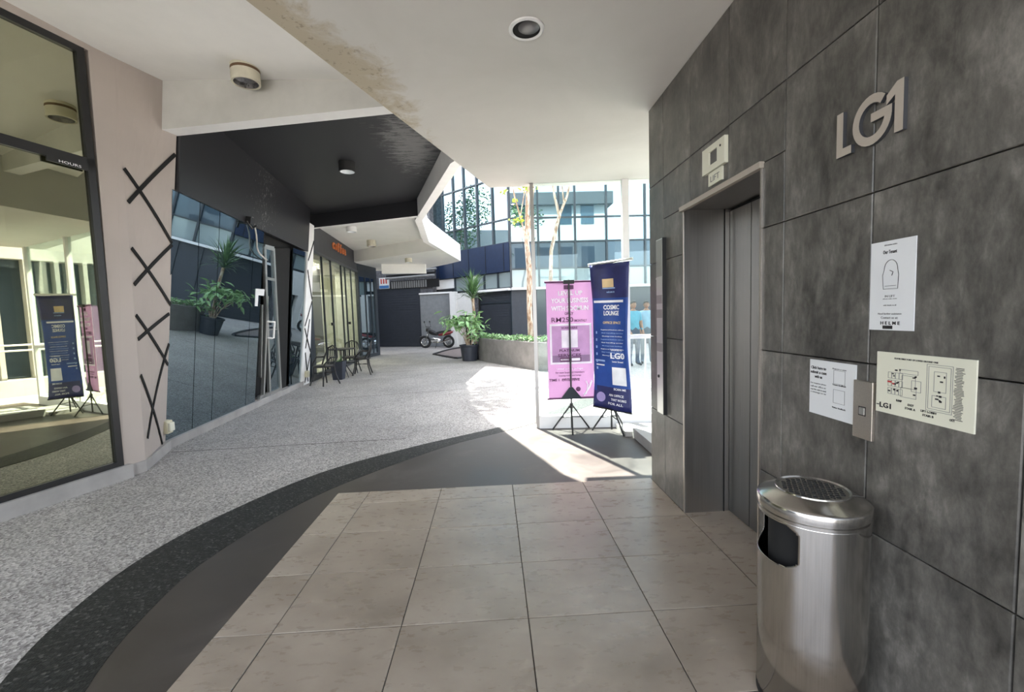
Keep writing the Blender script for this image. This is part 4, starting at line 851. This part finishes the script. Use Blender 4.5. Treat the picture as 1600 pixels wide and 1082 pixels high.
pw = MB(); hbx(pw, HL-.28, HL+.02, -.012, 2.66, -.1, .2); struct(pw.build('trim_9', M['far_white'], recalc=True), 'white garage pillar')
t = thing('hanging_sign', 'small red and blue notice board hanging above the black roller door', 'sign', tuple(EH(.9, 2.98, .05)))
hbx(MB(), .62, 1.22, 3.0, 3.56, .03, .07).build('board', M['paper'], t, recalc=True); hbx(MB(), .64, 1.2, 3.02, 3.16, .07, .08).build('blue_strip', M['signblue'], t, recalc=True)
for k in range(3): hbx(MB(), .72+.15*k, .80+.15*k, 3.25, 3.5, .07, .08).build('red_mark', M['signred'], t, recalc=True)
for i, z in enumerate((3.78, 3.62, 3.46)):
    t = MB(); t.tube([EH(1.3, z, .25+.1*i), EH(HL-.9, z+.03, .25+.1*i)], .05 if i != 1 else .08, 8); tag(t.build('service_pipe', M['pipe'] if i != 1 else M['black']), ('thin grey service pipe just under the end beam', 'thick black service pipe between two grey pipes', 'thin grey service pipe nearest the roller door top')[i], 'pipe', 'service pipes over the roller door')
lv = MB(); hbx(lv, 1.3, HL-.9, 2.95, 3.35, .0, .03); lo = lv.build('louvre_grille', M['gap'], recalc=True); tag(lo, 'row of grey louvre vents above the black roller door', 'vent')
for k in range(16): hbx(MB(), 1.35+.13*k, 1.43+.13*k, 2.98, 3.32, .03, .06).build('blade', M['pipe'], lo, recalc=True)
# upper storeys over the lobby and shops, seen only as reflections
ub = MB(); ub.box((-1.0, 2.6, 4.3), (9, 4.6, 9.6)); up1 = struct(ub.build('wall_near', M['upper']), 'upper storeys above the lobby, mirrored in the far glass')
ub = MB(); ub.box((-1.4, 2.4, 9.6), (9.4, 5.0, 10.5)); struct(ub.build('trim_10', M['darkgrey']), 'dark roof edge above the lobby')
for x in (.2, 1.9, 3.6, 5.3, 7.0):
    for z in (5.0, 8.2): 
        if (x, z) == (3.6, 8.2): continue
        MB().box((x, 4.6, z), (x+1.0, 4.64, z+1.5)).build('window_pane', M['gspan'], up1)
gb = MB(); gb.prism([(-16, 0), (-8.6, 0), (-7.4, 10), (-7.4, 22), (-16, 22)], 4.2, 6.7); struct(gb.build('wall_left.006', M['upper']), 'upper storeys above the shops')

rf = MB(); rf.box((5.6, 1.0, 3.05), (6.2, 10.5, 4.2)); rf.box((5.9, 1.0, 0), (6.2, 10.5, 3.05)); rf.box((5.3, 1.0, -.012), (5.9, 10.5, .35)); rfo = struct(rf.build('wall_right.001', M['beam']), 'wall with white fins right of the glass screen, mirrored in the shop window')
for i in range(17): MB().box((5.55, 1.6+.5*i, .35), (5.9, 1.68+.5*i, 3.05)).build('fin', M['beam'], rfo); MB().box((5.86, 1.68+.5*i, .35), (5.9, 2.1+.5*i, 3.05)).build('pane', M['gspan'], rfo)
for z in (1.0, 1.12): MB().tube([(5.35, 1.2, z), (5.35, 10.3, z)], .022, 6).build('rail', M['alu'], rfo)
# ------------------------------------------------------------------ planter, plants and trees
front = smooth_path([(-.50, 14.45), (-.30, 13.85), (.12, 13.0), (.62, 12.05), (1.05, 11.25), (1.7, 10.75), (2.45, 10.6), (2.9, 10.9)], 4)
ring = [(p.x, p.y) for p in front]+[(2.9, 14.6), (.2, 15.4)]
t = thing('planter', 'long curved concrete planter in the middle of the court', 'planter', (1.5, 13, -.012))
inner = [((x-1.5)*.93+1.5, (y-13)*.95+13) for x, y in ring]; pm = MB(); n = len(ring)
pm.add([(x, y, z) for z, rg in ((-.012, ring), (.72, ring), (.72, inner), (.60, inner)) for x, y in rg], [[k*n+i, k*n+(i+1) % n, (k+1)*n+(i+1) % n, (k+1)*n+i] for k in range(3) for i in range(n)])
pm.build('planter_wall', M['planter'], t, recalc=True); so = MB(); so.prism([((x-1.5)*1.002+1.5, (y-13)*1.002+13) for x, y in inner], .64, .70); so.build('soil', M['soil'], t)
def leafcloud(mb, c, rad, n, size, rr, mat=None, aspect=.5):
    for i in range(n):
        while True:
            p = V(rr.uniform(-1, 1), rr.uniform(-1, 1), rr.uniform(-1, 1))
            if p.length < 1: break
        p = V(c[0]+p.x*rad[0], c[1]+p.y*rad[1], c[2]+p.z*rad[2]); d = V(rr.uniform(-1, 1), rr.uniform(-1, 1), rr.uniform(-.6, .6)).normalized(); s_ = d.orthogonal().normalized(); s_.rotate(Matrix.Rotation(rr.uniform(0, 6.28), 3, d)); l = size*rr.uniform(.6, 1.3)
        mb.add([p-d*l*.5, p+s_*l*aspect*.5, p+d*l*.5, p-s_*l*aspect*.5], [[0, 1, 2, 3]], mat)
rr = random.Random(21); hg = MB()
for p in front[1:22]: leafcloud(hg, (p.x+.16, p.y+.12, .80), (.16, .16, .10), 46, .09, rr)
o = hg.build('ground_cover', M['bush']); stuff(o); tag(o, 'low green ground cover along the planter top', 'plants')
# potted palm and bush
t = thing('potted_shrub', 'broad leaved green shrub in a dark blue pot beside the planter', 'plant', (-.78, 14.35, -.012))
pm = MB(); vs = []; 
MB().lathe([(0, -.012), (.24, -.012), (.30, .46), (.325, .48), (.325, .52), (.28, .52), (.27, .45), (0, .45)], (-.78, 14.35, 0), 24).build('pot', M['pot'], t, smooth=True)
for i in range(9):
    a = i*2.4; MB().tube([(-.78+.05*math.cos(a), 14.35+.05*math.sin(a), .44), (-.78+.18*math.cos(a), 14.35+.15*math.sin(a), .8), (-.85+.4*math.cos(a), 14.35+.3*math.sin(a), 1.15+.1*math.sin(i*3))], [.02, .016, .008], 5).build('stem', M['bark'], t)
lm = MB(); lm.add([(0, 0, 0), (.035, .05, .012), (.045, .12, .01), (.02, .2, -.01), (0, .25, -.04), (-.02, .2, -.01), (-.045, .12, .01), (-.035, .05, .012), (0, .12, -.005)], [[0, 1, 8], [1, 2, 8], [2, 3, 8], [3, 4, 8], [4, 5, 8], [5, 6, 8], [6, 7, 8], [7, 0, 8]])
leaf0 = None; rr = random.Random(8)
for i in range(230):
    if leaf0 is None: lf = lm.build('leaf', M['bush'], None); lf.parent = t; leaf0 = lf
    else: lf = leaf0.copy(); COL.objects.link(lf)
    g_ = rr.random()
    if g_ < .5: p = V(-1.15+rr.gauss(0, .26), 14.3+rr.gauss(0, .22), 1.32+rr.gauss(0, .10))
    elif g_ < .75: p = V(-.66+rr.gauss(0, .20), 14.25+rr.gauss(0, .2), 1.28+rr.gauss(0, .16))
    else: p = V(-.52+rr.gauss(0, .15), 14.2+rr.gauss(0, .18), .92+rr.gauss(0, .2))
    lf.location = p-t.location; lf.rotation_euler = (rr.uniform(-.9, .5), rr.uniform(-.5, .5), rr.uniform(0, 6.28)); k = rr.uniform(.8, 1.35); lf.scale = (k, k, k)
t = thing('spiky_palm', 'tall spiky leaved palm rising behind the potted shrub', 'plant', (-.58, 14.72, -.012))
MB().lathe([(0, -.012), (.2, -.012), (.24, .40), (.2, .40), (0, .38)], (-.58, 14.78, 0), 20).build('pot', M['pot'], t, smooth=True)
MB().tube([(-.58, 14.75, .35), (-.62, 14.7, 1.0), (-.60, 14.68, 1.6), (-.62, 14.68, 2.05)], [.06, .05, .045, .05], 8).build('trunk', M['bark'], t, smooth=True)
bm0 = None
bl_ = MB(); bl_.add([(-.012, 0, 0), (.012, 0, 0), (.02, .25, .05), (-.02, .25, .05), (.014, .48, .06), (-.014, .48, .06), (0, .68, .02)], [[0, 1, 2, 3], [3, 2, 4, 5], [5, 4, 6]])
rr = random.Random(31)
for i in range(130):
    if bm0 is None: lf = bl_.build('leaf', M['palm'], None); lf.parent = t; bm0 = lf
    else: lf = bm0.copy(); COL.objects.link(lf)
    a = i*2.399; e = rr.uniform(-.25, 1.5); lf.location = V(-.62, 14.68, 2.0+.25*((i*.37) % 1))-t.location; lf.rotation_euler = (e, 0, a); k = 1.0+.4*((i*.77) % 1); lf.scale = (k*.9, k, k)
def tree(name, label, path, radii, branches, crown, seed, sprigs=()):
    t = thing(name, label, 'tree', path[0]); rr = random.Random(seed)
    MB().tube(path, radii, 9).build('trunk', M['bark'], t, smooth=True)
    for b, r in branches: MB().tube(b, r, 6).build('branch', M['bark'], t, smooth=True)
    cr = MB()
    for c, rad, n in crown: leafcloud(cr, c, rad, n, .16, rr)
    if crown: stuff(cr.build('foliage', M['crown'], t))
    sg = MB()
    for c, rad, n in sprigs: leafcloud(sg, c, rad, n, .12, rr, aspect=.7)
    if sprigs: stuff(sg.build('young_leaves', M['lime'], t))
    return t
tree('slender_tree', 'slender tree with peeling pale bark standing in the planter', [(1.06, 12.0, .72), (1.04, 12.0, 1.6), (1.07, 12.0, 2.6), (1.02, 12.0, 3.4), (1.10, 12.05, 5.0), (1.0, 12.2, 6.6)], [.085, .075, .08, .065, .05, .03],
     [([(1.05, 12, 3.1), (.95, 11.95, 3.7), (.72, 11.9, 4.6), (.6, 12, 5.4)], [.03, .025, .02, .012]), ([(1.05, 12, 3.5), (1.2, 12.1, 4.3), (1.3, 12.2, 5.3)], [.03, .022, .012]), ([(.86, 11.92, 4.1), (.98, 11.8, 4.7), (1.05, 11.7, 5.2)], [.016, .012, .008]), ([(1.0, 12.2, 6.4), (.2, 12.6, 7.2), (-.8, 13, 7.6)], [.03, .02, .01])],
     [((.2, 12.8, 7.6), (1.1, 1.0, .7), 700), ((1.4, 12.0, 7.2), (.8, .8, .6), 300), ((-.9, 13.6, 7.8), (.8, .9, .5), 350), ((-1.95, 12.5, 7.1), (.75, 2.1, .45), 2600)], 4,  # last crown cluster is added out of view to shade the court floor
     [((.42, 11.9, 4.75), (.12, .15, .10), 14), ((.75, 11.9, 4.0), (.22, .2, .12), 22), ((1.08, 12, 4.85), (.28, .2, .12), 30), ((1.3, 12.1, 4.95), (.15, .15, .1), 12), ((.72, 11.9, 4.45), (.1, .1, .08), 8)])
tree('forked_tree', 'thin pale forked tree behind the pink banner', [(1.75, 12.9, .72), (1.78, 13, 2.4), (1.82, 13, 3.3), (2.0, 13.05, 4.0), (2.12, 13.1, 4.4)], [.07, .06, .055, .055, .05],
     [([(2.1, 13.1, 4.35), (1.98, 13.1, 4.9), (1.85, 13.1, 5.8)], [.045, .035, .02]), ([(2.1, 13.1, 4.35), (2.35, 13.15, 4.9), (2.6, 13.2, 5.8)], [.045, .035, .02]), ([(2.25, 13.1, 4.7), (2.2, 13.1, 5.3), (2.3, 13.1, 5.9)], [.025, .018, .01])],
     [((2.2, 13.1, 6.9), (1.0, .9, .7), 500)], 9)
tree('leafy_tree', 'dense leafy tree above the end of the canopy, mirrored in the far glass', [(-5.95, 21.7, 0), (-5.9, 21.7, 3.2), (-5.3, 21.5, 6.0)], [.13, .11, .06], [([(-5.9, 21.7, 3.2), (-4.8, 21.2, 5.5), (-4.2, 21, 7)], [.07, .05, .03])],
     [((-4.9, 21.2, 6.4), (1.5, 1.2, 1.5), 1500), ((-4.4, 20.3, 7.4), (1.2, 1.0, 1.2), 900)], 12)
dr = MB(); ax_ = [(-2.35, 17.2), (-2.1, 18.6), (-1.75, 19.8), (-1.2, 20.3), (-1.0, 17.5), (-1.15, 15.2), (-1.6, 15.7)]
sq = smooth_path(ax_+[ax_[0]], 4)[:-1]; dr.add([(p.x, p.y, -.009) for p in sq], [list(range(len(sq)))]); dro = dr.build('floor.006', M['deck'], recalc=True); struct(dro, 'brown paved patch in the floor near the garage')
rim = MB(); rim.tube([(p.x, p.y, -.006) for p in sq]+[(sq[0].x, sq[0].y, -.006)], .05, 6); rim.build('kerb', M['black'], dro)

# ------------------------------------------------------------------ motorcycle
t = thing('motorcycle', 'dark red motorcycle parked by the garage door at the far end', 'motorcycle', (-2.7, 20.9, -.012))
mx, my = -2.7, 20.9; D = V(1, -.25, 0).normalized(); Nn = V(D.y, -D.x, 0)
def mp(a, z, o=0): return V(mx, my, 0)+D*a+Nn*o+UP*z
def wheel(a, name='wheel'):
    ty = MB(); ty.tube([mp(a+.25*math.cos(g), .285+.25*math.sin(g)) for g in [i*math.pi/12 for i in range(25)]], .05, 6, cap=False); wh = ty.build(name, M['rubber'], t, smooth=True)
    rm = MB(); rm.tube([mp(a+.19*math.cos(g), .285+.19*math.sin(g)) for g in [i*math.pi/12 for i in range(25)]], .016, 5, cap=False)
    for k in range(5): rm.tube([mp(a, .285), mp(a+.19*math.cos(k*1.2566), .285+.19*math.sin(k*1.2566))], .013, 5)
    q = rm.build('rim', M['chrome'], wh); return wh
wheel(-.56); wheel(.62)
for o_ in (-.07, .07): MB().tube([mp(-.56, .29, o_), mp(-.40, .66, o_), mp(-.32, .95, o_)], .022, 6).build('fork', M['chrome'], t)
MB().tube([mp(-.80, .50), mp(-.60, .57), mp(-.38, .50)], .05, 6).build('front_mudguard', M['black'], t)
MB().tube([mp(-.36, 1.02, -.34), mp(-.33, 1.0, -.1), mp(-.33, 1.0, .1), mp(-.36, 1.02, .34)], .016, 6).build('handlebar', M['black'], t)
for o_ in (-.3, .3): ms_ = MB().tube([mp(-.36, 1.02, o_), mp(-.42, 1.22, o_*1.1)], .008, 5).build('mirror_stem', M['black'], t); MB().obox(mp(-.42, 1.25, o_*1.1), D*.012, Nn*.05, UP*.035).build('mirror', M['black'], ms_)
hl = MB().lathe([(0, 0), (.08, .02), (.10, .09), (.09, .12), (0, .12)], mp(-.36, .87), 14, axis=tuple(-D)).build('headlight', M['black'], t, smooth=True); MB().lathe([(0, .0), (.085, 0), (.06, .02), (0, .03)], mp(-.49, .87), 14, axis=tuple(-D)).build('headlight_lens', M['lens'], hl)
def hull(mb, secs):   # (a, z, half width, half height)
    vs = []; n = 10
    for a, z, w_, h_ in secs:
        for k in range(n): g = 2*math.pi*k/n; vs.append(mp(a, z+h_*math.sin(g), w_*math.cos(g)))
    fs = [[i*n+k, i*n+(k+1) % n, (i+1)*n+(k+1) % n, (i+1)*n+k] for i in range(len(secs)-1) for k in range(n)]+[list(range(n)), [(len(secs)-1)*n+k for k in range(n)]]
    return mb.add(vs, fs)
hull(MB(), [(-.34, .78, .05, .1), (-.2, .74, .10, .13), (.05, .66, .11, .09), (.12, .66, .08, .05)]).build('tank', M['black'], t, smooth=True, recalc=True)
hull(MB(), [(.02, .70, .09, .04), (.2, .74, .13, .05), (.5, .78, .14, .05), (.75, .80, .08, .03)]).build('seat', M['rubber'], t, smooth=True, recalc=True)
hull(MB(), [(.15, .60, .08, .05), (.4, .64, .14, .08), (.7, .70, .12, .08), (.9, .76, .06, .04)]).build('rear_fairing', M['red'], t, smooth=True, recalc=True)
hull(MB(), [(-.25, .36, .08, .1), (-.1, .38, .15, .15), (.15, .36, .15, .13), (.25, .36, .08, .08)]).build('engine', M['chrome'], t, smooth=True, recalc=True)
MB().tube([mp(-.1, .25, .14), mp(.3, .26, .16), mp(.8, .40, .17)], [.025, .03, .05], 7).build('exhaust', M['chrome'], t, smooth=True); MB().lathe([(0, 0), (.04, 0), (.03, .03), (0, .035)], mp(.88, .74, .04), 10, axis=tuple(D)).build('tail_lamp', M['lens'], t)
MB().tube([mp(.05, .22, .05), mp(.02, -.01, .2)], .012, 5).build('stand', M['black'], t)

# ------------------------------------------------------------------ people beyond the glass
def person(label, x, y, rz, shirt, trousers, seed):
    t = thing('person', label, 'person', (x, y, -.012), 'people beyond the glass screen')
    J = {'pel': ((0, 0, .95), .14), 'bel': ((0, -.01, 1.12), .135), 'che': ((0, -.01, 1.33), .15), 'nek': ((0, .0, 1.47), .058), 'hd0': ((0, .01, 1.54), .07)}
    E = [('pel', 'bel'), ('bel', 'che'), ('che', 'nek'), ('nek', 'hd0')]
    for s_, k in ((-1, 'l'), (1, 'r')):
        J.update({k+'sh': ((s_*.17, 0, 1.40), .068), k+'el': ((s_*.25, .03, 1.13), .046), k+'wr': ((s_*.20, -.13, .93), .032), k+'pa': ((s_*.18, -.17, .875), .034),
                  k+'hp': ((s_*.09, 0, .88), .105), k+'kn': ((s_*.11, -.02, .49), .068), k+'an': ((s_*.12, .02, .09), .045), k+'to': ((s_*.14, -.16, .035), .036), k+'he': ((s_*.12, .05, .04), .036)})
        E += [('che', k+'sh'), (k+'sh', k+'el'), (k+'el', k+'wr'), (k+'wr', k+'pa'), ('pel', k+'hp'), (k+'hp', k+'kn'), (k+'kn', k+'an'), (k+'an', k+'to'), (k+'an', k+'he')]
        for q in range(5):
            J[k+'f%d' % q] = ((s_*(.18-.022+.013*q) if q else s_*.14, -.20-.004*q if q else -.17, .82+.006*abs(q-2.5) if q else .85), .009); J[k+'g%d' % q] = ((s_*(.175-.022+.013*q) if q else s_*.135, -.195 if q else -.19, .785+.008*abs(q-2.5) if q else .825), .008)
            E += [(k+'pa', k+'f%d' % q), (k+'f%d' % q, k+'g%d' % q)]
    names = list(J); me = bpy.data.meshes.new('body'); me.from_pydata([J[n_][0] for n_ in names], [(names.index(a), names.index(b)) for a, b in E], [])
    o = bpy.data.objects.new('body', me); COL.objects.link(o); o.modifiers.new('skin', 'SKIN'); lay = me.skin_vertices[0] if me.skin_vertices else None
    if lay is None:
        bm = bmesh.new(); bm.from_mesh(me); bm.verts.layers.skin.verify(); bm.to_mesh(me); bm.free(); lay = me.skin_vertices[0]
    for i, n_ in enumerate(names): r = J[n_][1]; lay.data[i].radius = (r, r*.8 if n_ in ('pel', 'bel', 'che') else r); lay.data[i].use_root = (n_ == 'pel')
    sb = o.modifiers.new('sub', 'SUBSURF'); sb.levels = 1; sb.render_levels = 1
    dg = bpy.context.evaluated_depsgraph_get(); m2 = bpy.data.meshes.new_from_object(o.evaluated_get(dg)); bpy.data.objects.remove(o)
    m2.name = 'body'; m2.materials.clear()
    for q in (M['skin'], shirt, trousers, M['black']): m2.materials.append(q)
    for p in m2.polygons:
        c = p.center; p.use_smooth = True; out = abs(c.x) > (.205 if c.z < 1.0 else .19) or (c.y < -.128 and c.z > .7)
        if c.z < .08: p.material_index = 3
        elif c.z < .97 and not (out and c.z > .72): p.material_index = 2
        elif c.z < 1.46 and not (out and c.z < 1.2): p.material_index = 1
        else: p.material_index = 0
    ob = bpy.data.objects.new('body', m2); COL.objects.link(ob); ob.parent = t
    hm = MB(); vs = []; fs = []; n, m_ = 20, 14
    for j in range(m_+1):
        ph = -math.pi/2+math.pi*j/m_
        for k in range(n):
            g = 2*math.pi*k/n; x_, y_, z_ = math.cos(ph)*math.cos(g), math.cos(ph)*math.sin(g), math.sin(ph)
            jw = 1-.22*max(0, -z_); yy = y_*.098*jw; 
            if abs(x_) < .22 and y_ < -.6 and -.35 < z_ < .1: yy -= .022
            if .2 < abs(x_) < .55 and y_ < -.5 and .0 < z_ < .25: yy += .012
            vs.append((x_*.078*jw, yy, 1.625+z_*.118))
    fs = [[j*n+k, j*n+(k+1) % n, (j+1)*n+(k+1) % n, (j+1)*n+k] for j in range(m_) for k in range(n)]
    hm.add(vs, fs); ho = hm.build('head', M['skin'], None, smooth=True); ho.parent = t
    hr_ = MB(); vs = []
    for j in range(9):
        ph = .1+(math.pi/2-.1)*j/8
        for k in range(n):
            g = 2*math.pi*k/n; y_ = math.cos(ph)*math.sin(g); lift = .05*max(0, -y_)*(1-j/8); vs.append((math.cos(ph)*math.cos(g)*.086, y_*.106+.004, 1.618+math.sin(ph)*.13+lift))
    hr_.add(vs, [[j*n+k, j*n+(k+1) % n, (j+1)*n+(k+1) % n, (j+1)*n+k] for j in range(8) for k in range(n)]); q = hr_.build('hair', M['hair'], None, smooth=True); q.parent = t
    for sx in (-1, 1):
        q = MB().lathe([(0, -.004), (.014, -.002), (.018, .004), (.01, .008), (0, .008)], (sx*.078, .005, 1.61), 10, axis=(sx, 0, 0)).build('ear', M['skin'], None); q.parent = t
        q = MB().lathe([(0, -.003), (.009, 0), (0, .004)], (sx*.03, -.082, 1.635), 8, axis=(0, -1, 0)).build('eye', M['hair'], None); q.parent = t
    q = MB().obox((0, -.086, 1.562), (.022, 0, 0), (0, .004, 0), (0, 0, .004)).build('mouth', M['inkred'], None); q.parent = t
    t.rotation_euler.z = rz; return t
person('person in a cyan shirt and dark trousers standing beyond the glass screen', 3.74, 11.4, .25, M['shirt'], M['trousers'], 1)
person('person in a pale blue shirt partly hidden by the dark panel wall', 4.22, 11.75, -.2, M['white_shirt'], M['trousers2'], 2)
